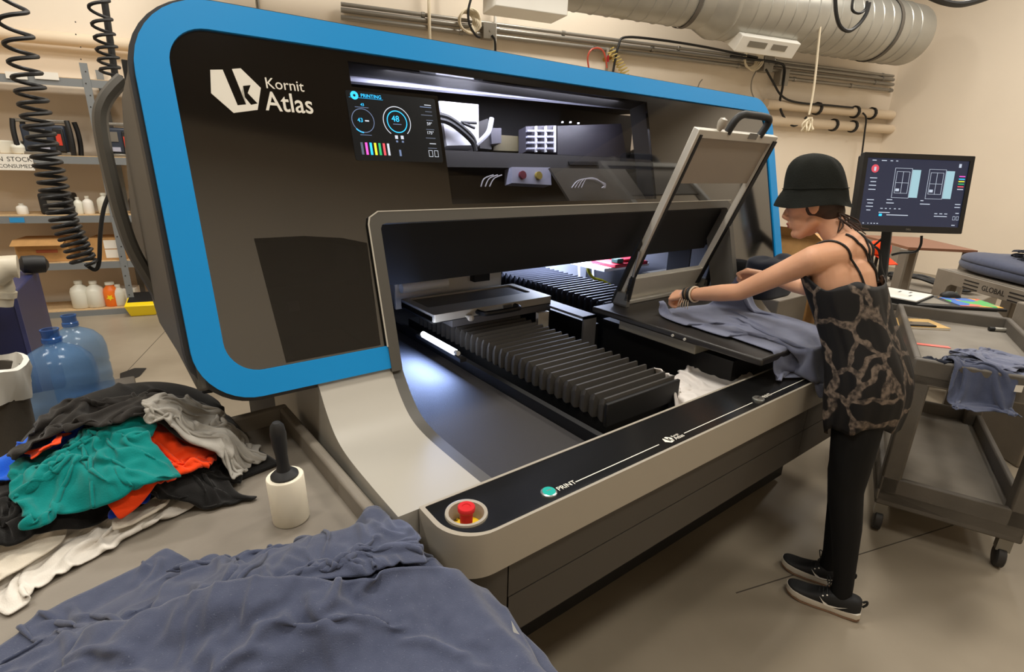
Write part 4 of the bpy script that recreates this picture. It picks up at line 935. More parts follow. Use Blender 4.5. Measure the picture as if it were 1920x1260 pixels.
gm('white_shirt', 'cream shirt crumpled at the left tip of the garment heap', (25, 1000), .81, .34, .26, 23, R(40), 'c_offwhite', .66, .05)
gm('black_shirt', 'black shirt spread low at the left side of the garment heap', (70, 925), .86, .56, .44, 24, R(15), 'c_black', .62, .05, 44)
gm('royal_blue_shirt', 'royal blue shirt buried in the middle of the garment heap', (262, 846), .89, .46, .26, 26, R(40), 'c_royal', .7, .04)
gm('black_shirt', 'black shirt at the lower right end of the heap beside bare cart', (352, 862), .86, .40, .34, 27, R(-10), 'c_black', .58, .055)
gm('blue_shirt', 'bright blue shirt poking out at the left edge of the heap', (20, 845), .92, .44, .26, 25, R(10), 'c_blue', .64, .04)
gm('orange_shirt', 'orange shirt squeezed between the teal and charcoal shirts', (268, 800), .97, .46, .36, 30, R(30), 'c_orange', .56, .06)
gm('teal_shirt', 'teal green shirt crumpled on the front of the garment heap', (160, 826), .97, .50, .44, 31, R(5), 'c_teal', .54, .065, 42)
gm('orange_cloth', 'small scrap of orange cloth left of the teal shirt', (92, 856), .92, .10, .10, 32, R(5), 'c_orange', .8, .012, 14)
gm('black_shirt', 'large charcoal shirt bunched on top of the garment heap', (226, 728), 1.03, .66, .36, 29, R(-8), 'c_char', .62, .07, 50, freq=3.0)
gm('grey_shirt', 'light grey heather shirt rolled up at the right of the heap', (390, 800), .90, .42, .40, 28, R(60), 'c_heather', .52, .07, 44, freq=3.8)
# ---- denim-blue shirts in the foreground
FD = Field(-.75, .8, .05, 1.6, .012, left_cart_field)
dome(FD, .02, .62, .50, .52, .06); dome(FD, .20, .84, .24, .2, .09)
GD = 'grey-blue shirts heaped in the foreground'
def denim(label, at_, w, h, seed, rot, sq, amp, n=64, freq=2.2, steps=90, m='denim', bend=.3, sx=1.0, anchor=.06):
    return garment('blue_shirt', label, 'shirt', w, h, n, seed, at_, rot, m, FD, squeeze=sq, amp=amp, freq=freq, steps=steps, group=GD, bend=bend, sx=sx, thick=.006, anchor=anchor)
denim('grey-blue shirt at the bottom of the foreground heap', (.02, .58, .86), .80, .90, 40, R(2), .95, .01, 60, 1.5)
denim('grey-blue shirt at the left of the foreground heap, reaching the picture edge', (-.20, .87, .76), .80, .70, 41, R(20), .74, .05, freq=2.6)
dh = denim('grey-blue shirt hanging over the cart edge below the red stop button', (.335, .66, .76), .36, .72, 42, R(6), .82, .04, 50)
denim('grey-blue shirt folded and twisted on top at the back of the foreground heap', (.19, .93, .82), .72, .40, 44, R(-14), .64, .06, 64, 2.0)
dw = denim('wide flat grey-blue shirt at the very front of the heap', (.07, .57, .80), .86, .66, 43, R(-24), .86, .04, 70, 1.4)
# shirt label sticking out of the heap's right flank
def pxof(p):
    v = np.array(p)-CAM; z = v@FW; return 960+FOC*(v@RT)/z, 630-FOC*(v@UP)/z
def care_tag(o, x, y):
    best = min(o.data.vertices, key=lambda v: (pxof(v.co)[0]-x)**2+(pxof(v.co)[1]-y)**2+2e4*max(0, -v.co.z+.6)); p = best.co+(Vector(CAM)-best.co).normalized()*.008
    rt_, up_ = Vector(RT), Vector(UP); MB().add([p-rt_*.006+up_*.02, p+rt_*.004+up_*.002, p+rt_*.014-up_*.012, p+rt_*.022-up_*.034, p+rt_*.006-up_*.018, p-rt_*.003+up_*.002], [(0,1,5),(1,2,4,5),(2,3,4)]).build('care_label', 'whitep', o)
care_tag(dw, 965, 1185)
# ================================================================== LEFT BACKGROUND
def RP(s, d, z): return RM @ Vector((s, d, z))
def rs(p):
    q = p-W0; return q.dot(WS), q.dot(WN)
mat('rackgrey', (128, 132, 134), rough=.5, metal=.2); mat('particle', (196, 166, 124), rough=.85, noise=.12, nscale=60)
SHF, SHB = .52, .06
zsh = [wallpt(140, y, SHF).z for y in (150, 296, 407, 495, 586)]
sR = rs(wallpt(203, 350, SHF))[0]; sL = sR-1.9; sE = sR+1.3
rk = thing('shelving_unit', tuple(RP(sR-.3, .3, 0)), 'grey steel shelving unit with chipboard shelves against the back wall', 'shelf')
for bay, (a, b) in enumerate(((sL, sR), (sR, sE))):
    for k, z in enumerate(zsh):
        s_ = MB(RM).box(a+.01, b-.01, SHB, SHF-.01, z, z+.018).build('shelf_board', 'particle', rk)
        MB(RM).box(a+.01, b-.01, SHF-.012, SHF, z-.055, z+.012).build('shelf_beam', 'rackgrey', s_)
for s0 in (sL, sR, sE):
    for d in (SHB, SHF+.004):
        top = wallpt(155, 118, SHF).z
        p_ = MB(RM).box(s0-.03, s0+.03, d-.003, d+.003, 0, top).box(s0-.03, s0-.026, d-.035, d, 0, top).build('post', 'rackgrey', rk)
        if d > .3 and s0 == sR:
            for k in range(26): MB(RM).lathe([(.006, 0), (.006, .002)], (s0+(.008 if k % 2 else -.008), d+.0035, .2+k*.1), (0, 1, 0), 8).build('slot_hole', 'shell_dark', p_)
def on_shelf(k, x, d=.35): 
    """shelf coordinates under photo column x on shelf k"""
    s_, _ = rs(wallpt(x, 300, d)); return s_, d, zsh[k]+.018
def carton(name, label, k, x, w, dp, h, m='card', yaw=0.0, flap=True, d=.3, group=None):
    s_, d, z = on_shelf(k, x, d); M = RM @ Matrix.Translation((s_, d, z)) @ Matrix.Rotation(yaw, 4, 'Z')
    o = thing(name, tuple(M.translation), label, 'box', group)
    MB(M).box(-w/2, w/2, -dp/2, dp/2, 0, h).build('carton_body', m, o, bevel=.003)
    if flap: MB(M).hexa([(-w/2, dp/2, h), (w/2, dp/2, h), (w/2, dp/2+.004, h), (-w/2, dp/2+.004, h)], [(-w/2, dp/2+.09, h-.05), (w/2*.9, dp/2+.1, h-.05), (w/2*.9, dp/2+.1, h-.046), (-w/2, dp/2+.09, h-.046)]).build('flap', m, o)
    return o, M
mat('card', (186, 142, 88), rough=.8, noise=.08, nscale=20); mat('label', (232, 228, 218), rough=.7); mat('clearplastic', (205, 208, 196), rough=.3, alpha=.5); mat('whiteplastic', (222, 220, 206), rough=.4)
o, M = carton('cardboard_box', 'open cardboard box with torn flap on the shelf, left of the coiled hose', 3, 50, .42, .3, .22); MB(M).box(-.05, .12, .151, .153, .09, .12).build('print_stripe', mat('redprint', (170, 90, 60), rough=.8), o)
o, M = carton('cardboard_box', 'cardboard box with two white labels on the shelf behind the hose', 3, 175, .3, .3, .22, flap=False); 
for z in (.02, .115): MB(M).box(-.02, .1, .151, .153, z, z+.085).build('paper_label', 'label', o)
o, M = carton('white_carton', 'small plain white carton on the bottom shelf beside an orange bottle', 4, 190, .17, .2, .17, 'label', flap=False)
def bottle(name, label, k, x, r, h, m, capm='whiteplastic', neck=.35, d=.38, group=None):
    s_, d, z = on_shelf(k, x, d); p = RP(s_, d, z); o = thing(name, tuple(p), label, 'bottle', group)
    MB().lathe([(r*.9, 0), (r, .01), (r, h*.62), (r*.85, h*.74), (r*neck, h*.86), (r*neck, h*.9)], p, Z3, 20).build('bottle_body', m, o, smooth=True, angle=60)
    MB().lathe([(r*neck*1.2, h*.9), (r*neck*1.2, h), (r*neck, h*1.01)], p, Z3, 14).build('cap', capm, o, smooth=True); return o
mat('orangeplastic', (245, 120, 30), rough=.4); mat('yellowplastic', (245, 215, 30), rough=.4)
bottle('plastic_bottle', 'translucent jug at the left end of the bottom shelf', 4, 92, .085, .28, 'whiteplastic')
bottle('plastic_bottle', 'translucent jug just left of the orange bottle on the bottom shelf', 4, 122, .085, .27, 'whiteplastic')
o = bottle('detergent_bottle', 'bright orange detergent bottle with yellow flower on the bottom shelf', 4, 155, .07, .25, 'orangeplastic', neck=.5); s_, d, z = on_shelf(4, 155, .38)
MB().add([RP(s_+.035*math.cos(a*math.pi/5+.3)*(1 if a % 2 else .5), d+.0705, z+.1+.035*math.sin(a*math.pi/5+.3)*(1 if a % 2 else .5)) for a in range(10)], [tuple(range(10))]).build('flower_mark', 'yellowplastic', o)
bottle('plastic_bottle', 'white plastic bottle right of the orange bottle on the bottom shelf', 4, 170, .06, .22, 'whiteplastic')
for k, (x, r, h, m, lb) in enumerate(((18, .045, .1, 'label', 'small white cup on the middle shelf above the blue tape'), (128, .04, .16, 'whiteplastic', 'yellowish small bottle on the middle shelf left of the white one'), (147, .045, .17, 'label', 'white bottle in the centre of the middle shelf'), (180, .065, .2, 'whiteplastic', 'wide clear jar at the right end of the middle shelf'))):
    bottle('plastic_bottle' if k else 'paper_cup', lb, 2, x, r, h, m)
s_, d, z = on_shelf(2, 92); M = RM @ Matrix.Translation((s_, d, z)); o = thing('black_box', tuple(M.translation), 'black plastic box behind the coiled hose on the middle shelf', 'box'); MB(M).box(-.13, .13, -.1, .1, 0, .2).build('box_body', 'black_rubber', o, bevel=.02); MB(M).box(-.06, .06, .1, .104, .05, .15).build('window', 'steel', o)
s_, d, z = on_shelf(2, 233); bottle('black_bottle', 'black bottle on the middle shelf right of the rack post', 2, 237, .05, .2, 'black_rubber', 'black_rubber')
# compact machines (radio-like) on the second shelf
def rugged(label, x, sc=1.0, k=1):
    s_, d, z = on_shelf(k, x, .33); M = RM @ Matrix.Translation((s_, d, z)); o = thing('jobsite_radio', tuple(M.translation), label, 'radio')
    MB(M).box(-.17*sc, .17*sc, -.1, .1, .03, .27).build('radio_body', mat('radioblue', (44, 52, 66), rough=.5), o, bevel=.02)
    for sx in (-.2, .2):
        MB(M).tube(bez([(sx*sc, .1, .0), (sx*1.05*sc, .11, .1), (sx*1.05*sc, .11, .22), (sx*sc, .1, .31)], 4), .022, 8).build('roll_bar', 'black_rubber', o, smooth=True)
        MB(M).tube(bez([(sx*sc, -.1, .0), (sx*1.05*sc, -.11, .1), (sx*1.05*sc, -.11, .22), (sx*sc, -.1, .31)], 4), .022, 8).build('roll_bar', 'black_rubber', o, smooth=True)
    for z_ in (.015, .3): MB(M).box(-.2*sc, .2*sc, .085, .105, z_-.015, z_+.015).build('cross_bar', 'steel', o, bevel=.006)
    MB(M).box(-.1*sc, .02*sc, .101, .106, .14, .23).build('display', 'steel', o); MB(M).box(-.09*sc, .03*sc, .101, .106, .05, .09).build('key_plate', 'lilac', o)
    MB(M).box(.08*sc, .16*sc, .101, .125, .03, .24).build('speaker_grille', 'black_rubber', o, bevel=.01); MB(M).box(.1*sc, .14*sc, .125, .13, .09, .19).build('red_panel', mat('radiored', (205, 60, 40), rough=.5), o)
rugged('black and blue rugged radio with a red panel on the second shelf', 100, 1.0); rugged('rugged radio on the second shelf, partly hidden beside the printer', 232, .6)
s_, d, z = on_shelf(1, 20); M = RM @ Matrix.Translation((s_, d, z)); o = tag(MB(M).box(-.05, .12, -.05, .05, 0, .12).lathe([(.05, 0), (.06, .07), (.03, .1)], (.1, .06, 0), Z3, 14).build('tape_dispenser', 'whiteplastic', None, bevel=.01), 'grey-white tape dispenser at the left end of the second shelf', 'dispenser')
# paper signs hung on the beams
def sign(label, x0, y0, x1, y1, lines, off=SHF+.012, name='paper_sign'):
    a, b = wallpt(x0, y1, off), wallpt(x1, y1, off); h = wallpt(x0, y0, off).z-a.z; o = thing(name, tuple(a), label, 'sign'); a.z = b.z = (a.z+b.z)/2
    w = (b-a).length; MB().plate([[(0,0),(w,0),(w,h),(0,h)]], a, WS, Z3, WN, .001).build('paper', 'label', o)
    for (t, u, v, sz) in lines: text('lettering', t, a+WS*u*w+Z3*v*h, WS, Z3, WN, sz*h, 'shell_dark', o, .0004)
    return o
sign('white paper sign reading MAIN STOCK hung on the second shelf', -36, 288, 66, 319, [('MAIN', .10, .55, .40), ('STOCK', .52, .55, .40), ('(CONSUMED)', .3, .15, .32)])
sign('white label on the top shelf beam, the wider right one', 66, 135, 111, 149, []); sign('white label on the top shelf beam, left of the hose', 12, 135, 52, 148, [])
tag(MB(RM).box(rs(wallpt(16, 405, SHF))[0], rs(wallpt(44, 405, SHF))[0], SHF+.002, SHF+.004, zsh[2]-.045, zsh[2]+.0).build('blue_tape', mat('tapeblue', (40, 140, 200), rough=.6)), 'strip of blue tape on the middle shelf beam', 'tape')
# coiled air hoses
def coil(label, pts, plane, turns, r, thick, tail=None):
    C_ = bez([A(x, y, Y=plane) for x, y in pts], 10); n = turns*14; P = []
    L = [0]
    for i in range(1, len(C_)): L.append(L[-1]+(C_[i]-C_[i-1]).length)
    for k in range(n+1):
        t = (k/n)**1.0; ph = 2*math.pi*(turns*(t**1.7)); dd = t*L[-1]; i = min(len(C_)-2, max(0, np.searchsorted(L, dd)-1)); q = (dd-L[i])/max(1e-6, L[i+1]-L[i]); c = C_[i].lerp(C_[i+1], q); u, w = frame_from(C_[i+1]-C_[i]); P.append(c+(u*math.cos(ph)+w*math.sin(ph))*r)
    o = thing('coiled_hose', tuple(C_[-1]), label, 'hose'); MB().tube(P, thick, 7).build('hose_coil', 'black_rubber', o, smooth=True)
    if tail: MB().tube(bez([A(x, y, Y=plane) for x, y in tail], 6), thick*1.1, 7).build('hose_tail', 'black_rubber', o, smooth=True)
    return o
coil('long black coiled air hose hanging down in front of the shelves', [(8, -60), (22, 20), (48, 130), (78, 260), (112, 390), (138, 450), (160, 495)], 4.0, 27, .062, .0105, [(160, 495), (178, 506), (186, 490), (188, 440), (195, 390), (212, 348)])
coil('short black coiled air hose on a pole beside the printer corner', [(178, -60), (186, 10), (198, 80), (209, 146)], 4.6, 7, .055, .010)
tag(MB().tube([A(190, -40, Y=4.75), A(217, 150, Y=4.75)], .02, 8).build('hose_pole', 'black_rubber', smooth=True), 'straight black pole beside the short coiled hose', 'pole')
# blue cabinet with white pipe fittings
c0 = A(24, 545, Y=4.0); c1 = A(71, 506, Y=4.75); ztop = c1.z
cbx = thing('blue_cabinet', (c0.x, 4.5, 0), 'dark blue steel cabinet at the left edge behind the water jugs', 'cabinet')
MB().hexa([(-1.9, 4.0, 0), (c0.x, 4.0, 0), (c1.x, 4.75, 0), (-1.9, 4.75, 0)], [(-1.9, 4.0, ztop), (c0.x, 4.0, ztop), (c1.x, 4.75, ztop), (-1.9, 4.75, ztop)]).build('cabinet_body', mat('cabblue', (38, 42, 84), rough=.45), cbx, bevel=.01)
MB().lathe([(.012, 0), (.012, .012)], A(18, 540, Y=3.99), (0, -1, 0), 10).build('bolt', 'black', cbx)
MB().bar((c0.x, 4.0, .02), (c0.x, 4.0, ztop-.01), .02, .02).build('edge_strip', mat('cabedge', (60, 64, 110), rough=.5), cbx)
pv = thing('pipe_fitting', tuple(A(10, 560, Y=3.8)), 'cream plastic pipe elbow in front of the blue cabinet', 'pipe')
MB().tube([A(-15, 520, Y=3.8), A(12, 500, Y=3.8), A(34, 500, Y=3.8)], .062, 14).build('elbow', mat('pvc', (212, 204, 184), rough=.45), pv, smooth=True)
MB().tube([A(-8, 500, Y=3.85), A(6, 540, Y=3.85), A(2, 572, Y=3.85)], .05, 14).build('down_pipe', 'pvc', pv, smooth=True); MB().tube([A(5, 545, Y=3.85), A(4, 556, Y=3.85)], .06, 14).build('pipe_collar', 'pvc', pv, smooth=True)
tag(MB().lathe([(.02, 0), (.055, .02), (.06, .08), (.055, .13), (.02, .15)], A(34, 496, Y=4.6), (1, .2, -.1), 20).build('black_canister', 'black_rubber', smooth=True), 'black rounded canister lying on the blue cabinet', 'canister')
# water jugs
def jugmat(name, tint, body, k):
    m = bpy.data.materials.new(name); m.use_nodes = True; nt = m.node_tree; b = nt.nodes['Principled BSDF']; b.inputs['Base Color'].default_value = srgb(body); b.inputs['Roughness'].default_value = .12
    t = nt.nodes.new('ShaderNodeBsdfTransparent'); t.inputs['Color'].default_value = tint; mx = nt.nodes.new('ShaderNodeMixShader'); mx.inputs[0].default_value = k
    nt.links.new(t.outputs[0], mx.inputs[1]); nt.links.new(b.outputs[0], mx.inputs[2]); nt.links.new(mx.outputs[0], nt.nodes['Material Output'].inputs[0]); MATS[name] = m
jugmat('jugblue', (.84, .91, .98, 1), (140, 180, 222), .16); jugmat('jugneck', (.55, .7, .9, 1), (60, 105, 175), .5)
def jug(label, p, s=1.0):
    o = thing('water_jug', tuple(p), label, 'jug', 'empty blue water jugs')
    pr = [(.10,0),(.128,.012),(.134,.04),(.134,.10),(.128,.115),(.134,.13),(.134,.20),(.128,.215),(.134,.23),(.134,.31),(.125,.355),(.095,.395),(.06,.415),(.036,.428),(.031,.445)]
    MB().lathe([(r*s, h*s) for r, h in pr], p, Z3, 36, cap=False).lathe([((r-.003)*s, h*s+.003) for r, h in pr], p, Z3, 36, cap=False).lathe([(.0001, 0), (.10*s, 0)], p, Z3, 36).build('jug_body', 'jugblue', o, smooth=True, angle=70)
    MB().lathe([(.031*s,.44*s),(.036*s,.442*s),(.036*s,.46*s),(.031*s,.465*s),(.031*s,.49*s),(.034*s,.495*s),(.034*s,.50*s),(.027*s,.50*s)], p, Z3, 24, cap=False).build('jug_neck', 'jugneck', o, smooth=True)
j1 = A(92, 617, Y=2.95); j2 = A(118, 592, Y=3.32)
std = tag(MB().box(-.95, -.02, 2.7, 3.6, 0, j1.z-.502).build('low_stand', 'cartdark', None, bevel=.01), 'low dark grey stand under the two water jugs', 'stand')
jug('large empty blue water jug in front, nearer the foreground cart', (j1.x, j1.y, j1.z-.50)); jug('large empty blue water jug behind the other one, by the printer', (j2.x+.02, j2.y, j1.z-.50), (j2.z-j1.z+.50)/.5)
# bin with liner
tc_ = A(-34, 690, Y=2.5); tcan = thing('waste_bin', (tc_.x, 2.5, 0), 'dark grey waste bin with white liner cut by the left picture edge', 'bin')
MB().lathe([(.13, 0), (.165, tc_.z-.05), (.175, tc_.z-.05), (.175, tc_.z-.02), (.16, tc_.z-.02), (.12, .02)], (tc_.x-.06, 2.5, 0), Z3, 28, cap=False).lathe([(.0001, .0), (.13, 0)], (tc_.x-.06, 2.5, 0), Z3, 28).build('bin_body', 'cartdark', tcan, smooth=True)
ln = MB(); nn = 40; rg = []
for r, z, f in ((.172, tc_.z-.11, .012), (.182, tc_.z-.04, .008), (.182, tc_.z+.005, .006), (.168, tc_.z+.012, .005), (.155, tc_.z-.06, .01)):
    rg.append([(tc_.x-.06+(r+f*math.sin(9*2*math.pi*k/nn+z*30))*math.cos(2*math.pi*k/nn), 2.5+(r+f*math.sin(9*2*math.pi*k/nn+z*30))*math.sin(2*math.pi*k/nn), z+.012*math.sin(5*2*math.pi*k/nn)) for k in range(nn)])
ln.loft(rg, True, False).build('bin_liner', 'whitep', tcan, smooth=True)
# yellow bin on the floor, dark mat
yb = A(270, 592, Z=0); ob = thing('yellow_bin', (yb.x, yb.y, 0), 'small yellow plastic parts bin on the floor by the shelves', 'bin')
M = Matrix.Translation((yb.x+.02, yb.y+.1, 0)) @ Matrix.Rotation(-WA, 4, 'Z'); MB(M).hexa([(-.11,-.1,0),(.11,-.1,0),(.11,.12,0),(-.11,.12,0)], [(-.14,-.15,.12),(.14,-.15,.12),(.14,.14,.2),(-.14,.14,.2)]).build('bin_shell', 'yellowplastic', ob, bevel=.008)
MB(M).hexa([(-.12,-.13,.1),(.12,-.13,.1),(.12,.12,.17),(-.12,.12,.17)], [(-.125,-.135,.122),(.125,-.135,.122),(.125,.125,.203),(-.125,.125,.203)]).build('bin_inside', 'black', ob)
tag(MB().add([A(225, 700, Z=.004), A(252, 690, Z=.004), A(275, 690, Z=.004), A(262, 705, Z=.004), A(225, 720, Z=.004)], [(0,1,2,3,4)]).build('floor_mat', 'black_rubber'), 'dark mat lying on the floor behind the garment heap', 'mat')
# machine cable loop at the lower left of the shell
tag(MB().tube([A(380+8*math.sin(k*.9)+k*.12, 690+k*.5+0*k, Y=1.75+.02*math.cos(k*.9)) for k in range(90)], .006, 6).build('coiled_cable', 'black_rubber', smooth=True), 'short coiled black cable hanging below the printer corner', 'cable')
# ================================================================== RIGHT: carts, desk, monitor
CA = R(21); MR = frameM((2.64, .63), CA); RZ = .815
cart('tool_cart', 'grey two-shelf cart with notebook and phone behind the person', MR, 1.16, .52, RZ, .065, MATS['cartdark'], low=.24, post=.075, wall=.028, low_rim=.07, tray=mat('carttray', (134, 127, 116), rough=.55, col2=(116, 109, 99), nscale=5, bump=.06, bscale=120))  # posts and rims take a darker grey than the tray: their shade painted in
def onc(x, y, z, w, l, yaw=0.0):
    """matrix of a thing lying at the photo pixel on height z"""
    p = A(x, y, Z=z); return Matrix.Translation(p) @ Matrix.Rotation(CA+yaw, 4, 'Z')
# notebook, phone, ruler, marker
Mn = onc(1715, 608, RZ+.002, 0, 0, R(-62)); nb_ = thing('notebook', tuple(Mn.translation), 'spiral notebook with tan cover lying in the grey cart tray', 'notebook')
MB(Mn).box(-.13, .13, -.09, .09, 0, .008).build('pages', 'whitep', nb_); MB(Mn).box(-.131, .131, -.091, .091, .008, .010).build('cover', mat('tancover', (205, 168, 104), rough=.7), nb_); MB(Mn).box(-.131, .131, -.091, .091, -.001, 0).build('cover', 'tancover', nb_)
for k in range(14): MB(Mn).tube([(-.12+k*.018, .091+.006*math.cos(a*.8), .005+.007*math.sin(a*.8)) for a in range(8)], .0012, 5, closed=True).build('spiral_ring', 'steel', nb_)
Mp = onc(1722, 609, RZ+.013, 0, 0, R(-62)); ph = thing('phone', tuple(Mp.translation), 'black phone lying on the tan notebook', 'phone')
MB(Mp).box(-.075, .075, -.035, .035, 0, .009).build('phone_body', 'black_rubber', ph, bevel=.004); MB(Mp).box(-.070, .070, -.031, .031, .0091, .0094).build('phone_glass', 'gloss', ph)
Mr = onc(1722, 645, RZ+.001, 0, 0, R(-78)); tag(MB(Mr).box(-.13, .13, -.016, .016, 0, .002).build('ruler', mat('rulerred', (225, 110, 100), rough=.4)), 'translucent red ruler in the grey cart tray', 'ruler')
Mk = onc(1876, 618, RZ+.012, 0, 0, R(-70)); mk = thing('marker', tuple(Mk.translation), 'silver marker pen with black end in the cart tray corner', 'pen')
MB(Mk).tube([(-.03, 0, 0), (.045, 0, 0)], .011, 12).build('barrel', 'alu', mk, smooth=True); MB(Mk).tube([(-.055, 0, 0), (-.03, 0, 0)], .0115, 12).build('cap', 'black_rubber', mk, smooth=True)
# grey-blue shirts on the cart
def cart_field(x, y):
    dx, dy = x-2.64, y-.63; u = dx*math.cos(CA)+dy*math.sin(CA); v = -dx*math.sin(CA)+dy*math.cos(CA)
    z = np.full(x.shape, .74); ins = (u > 0) & (u < 1.16) & (v > -.52) & (v < 0); z = np.where(ins, RZ+.004, z); rim = ins & ((u < .03) | (v < -.49)); return np.where(rim, RZ+.067, z)
FC = Field(2.3, 4.2, -.5, 1.2, .014, cart_field)
for k, (lb, px_, z, w, h, rot, sd, m, sq) in enumerate((('grey-blue shirt hanging over the front rim of the grey cart', (1866, 664), .89, .52, .42, R(15), 61, 'denim2', .62), ('dark navy shirt tangled at the tip of the cart shirts', (1790, 668), .88, .40, .3, R(30), 62, 'c_navy', .58), ('grey-blue shirt uppermost on the cart beside the marker pen', (1880, 640), .92, .56, .42, R(-10), 63, 'denim2', .58), ('crumpled blue shirt in the middle of the cart shirts', (1840, 668), .93, .50, .36, R(40), 64, 'denim', .56))):
    p = A(*px_, Z=z); o = garment('cart_shirt', lb, 'shirt', w, h, 40, sd, (p.x, p.y, z-.1), rot, m, FC, squeeze=sq, amp=.05, freq=3.6, steps=70, group='shirts on the grey cart', anchor=.12)
for k, (x, y) in enumerate(((1870, 728), (1905, 722), (1860, 735))):
    p = A(x, y, X=2.72); MB().add([p, p+Vector((.02,-.02,0)), p+Vector((.022,-.02,-.03)), p+Vector((0,0,-.028))], [(0,1,2,3)]).build('care_label', 'whitep', bpy.data.objects['cart_shirt'])
# desk behind the cart
DZ = .868
dk = thing('desk', tuple(MR @ Vector((1.5, -.1, 0))), 'dark grey desk behind the cart carrying the monitor', 'desk')
MB(MR).box(1.19, 1.66, -.50, .42, DZ-.04, DZ).build('desk_top', 'cartdark', dk, bevel=.006)
for u, v in ((1.22, -.47), (1.61, -.47), (1.22, .37), (1.61, .37)): MB(MR).box(u, u+.04, v, v+.04, 0, DZ-.04).build('leg', 'cartdark', dk)
# drawing tablet tray with mouse pad, mouse, papers
Mt = onc(1770, 566, DZ+.012, 0, 0, R(-66)); tr_ = thing('laptop_tray', tuple(Mt.translation), 'flat black tray with colourful mouse pad at the cart end', 'tray')
MB(Mt).box(-.24, .26, -.14, .14, -.01, .006).build('tray_board', 'black_rubber', tr_, bevel=.004)
def pad_mat():
    m = bpy.data.materials.new('padprint'); m.use_nodes = True; nt = m.node_tree; b = nt.nodes['Principled BSDF']; b.inputs['Roughness'].default_value = .6
    tc = nt.nodes.new('ShaderNodeTexCoord'); vo = nt.nodes.new('ShaderNodeTexVoronoi'); vo.inputs['Scale'].default_value = 14; nt.links.new(tc.outputs['Object'], vo.inputs['Vector'])
    r = nt.nodes.new('ShaderNodeValToRGB'); r.color_ramp.interpolation = 'CONSTANT'; cs = ((210, 80, 60), (80, 170, 90), (60, 110, 190), (230, 170, 70), (200, 110, 90))
    for k, c in enumerate(cs):
        e = r.color_ramp.elements[k] if k < 2 else r.color_ramp.elements.new(k/5); e.position = k/5; e.color = srgb(c)
    sp = nt.nodes.new('ShaderNodeSeparateColor'); nt.links.new(vo.outputs['Color'], sp.inputs[0]); nt.links.new(sp.outputs[0], r.inputs['Fac']); nt.links.new(r.outputs['Color'], b.inputs['Base Color']); MATS['padprint'] = m
pad_mat(); MB(Mt).box(.02, .25, -.12, .10, .006, .009).build('mouse_pad', 'padprint', tr_)
MB(Mt).box(-.2, -.02, -.10, .10, .006, .008).build('grey_sheet', 'steel', tr_)
Mm = onc(1781, 556, DZ+.024, 0, 0, R(-66)); mo = thing('computer_mouse', tuple(Mm.translation), 'black computer mouse on the colourful mouse pad', 'mouse')
rg = []
for t, w, h in ((-.055, .012, .008), (-.045, .026, .022), (-.02, .031, .034), (.01, .030, .034), (.035, .028, .024), (.052, .02, .012), (.057, .008, .006)): rg.append([Vector((t, w*math.cos(math.pi*k/10), h*math.sin(math.pi*k/10))) for k in range(11)])
MB(Mm).loft(rg, True, True).build('mouse_shell', 'black_rubber', mo, smooth=True, angle=60); MB(Mm).lathe([(.006, -.003), (.006, .003)], (.03, 0, .027), (0,1,0), 12).build('wheel', 'steel', mo)
Mq = onc(1690, 552, DZ+.03, 0, 0, R(-20)); pp = thing('paper_stack', tuple(Mq.translation), 'printed white papers on a black folder beside the monitor', 'papers')
MB(Mq).box(-.17, .15, -.13, .12, -.03, 0).build('folder', 'black_rubber', pp); MB(Mq).box(-.165, .145, -.125, .115, 0, .006).build('sheet', 'whitep', pp)
for k, (a, b) in enumerate(((-.05, -.06), (.03, .02), (.06, -.03))): MB(Mq).box(a, a+.05, b, b+.012, .0061, .0064).build('print_mark', mat('inkgrey', (90, 90, 92), rough=.7), pp)
# monitor
mon = thing('monitor', (3.70, 1.10, DZ), 'black desktop monitor showing the printing program on a dark screen', 'monitor')
mBL, mBR, mTL = Vector((3.4, 1.256, 1.303)), Vector((3.94, .89, 1.299)), Vector((3.4, 1.325, 1.73))
MU = (mBR-mBL); mw = MU.length; MU.normalize(); MVv = (mTL-mBL); MVv = (MVv-MU*MVv.dot(MU)); mh = MVv.length; MVv.normalize(); MNn = MU.cross(MVv).normalized()
if MNn.dot(mBL-Vector(CAM)) > 0: MNn = -MNn
MB().plate([rrect(0, 0, mw, mh, .006, 3), list(reversed(rrect(.026, .036, mw-.026, mh-.028, .002, 2)))], mBL, MU, MVv, MNn, .03).build('bezel', 'black_rubber', mon, bevel=.002)
MB().plate([rrect(.01, .01, mw-.01, mh-.01, .01, 3)], mBL-MNn*.03, MU, MVv, MNn, .03).build('rear_shell', 'black_rubber', mon)
glow('monscreen', (38, 44, 66), 1.0); SC = MB().plate([[(.026,.036),(mw-.026,.036),(mw-.026,mh-.028),(.026,mh-.028)]], mBL-MNn*.006, MU, MVv, MNn, .004).build('screen', 'monscreen', mon)
sw, shh = mw-.052, mh-.064
def ms(u, v, off=0.0): return mBL-MNn*.0055+MU*(.026+u*sw)+MVv*(.036+v*shh)+MNn*off
glow('mwhite', (200, 210, 225), 1.0); glow('mpale', (165, 205, 215), 1.0); glow('mred', (225, 80, 95), 1.0)
def mstrip(n, u0, v0, u1, v1, m, off=.0006): return MB().add([ms(u0,v0,off), ms(u1,v0,off), ms(u1,v1,off), ms(u0,v1,off)], [(0,1,2,3)]).build(n, m, SC)
def mring(u, v, r, m, off=.0006): return MB().add([ms(u+r*math.cos(k*.2618)/sw*.43, v+r*math.sin(k*.2618)/shh*.43, off) for k in range(24)], [tuple(range(24))]).build('stop_icon', m, SC)
mring(.088, .845, .052, 'mred'); mstrip('hand_icon', .078, .81, .098, .87, 'mwhite', .0009)
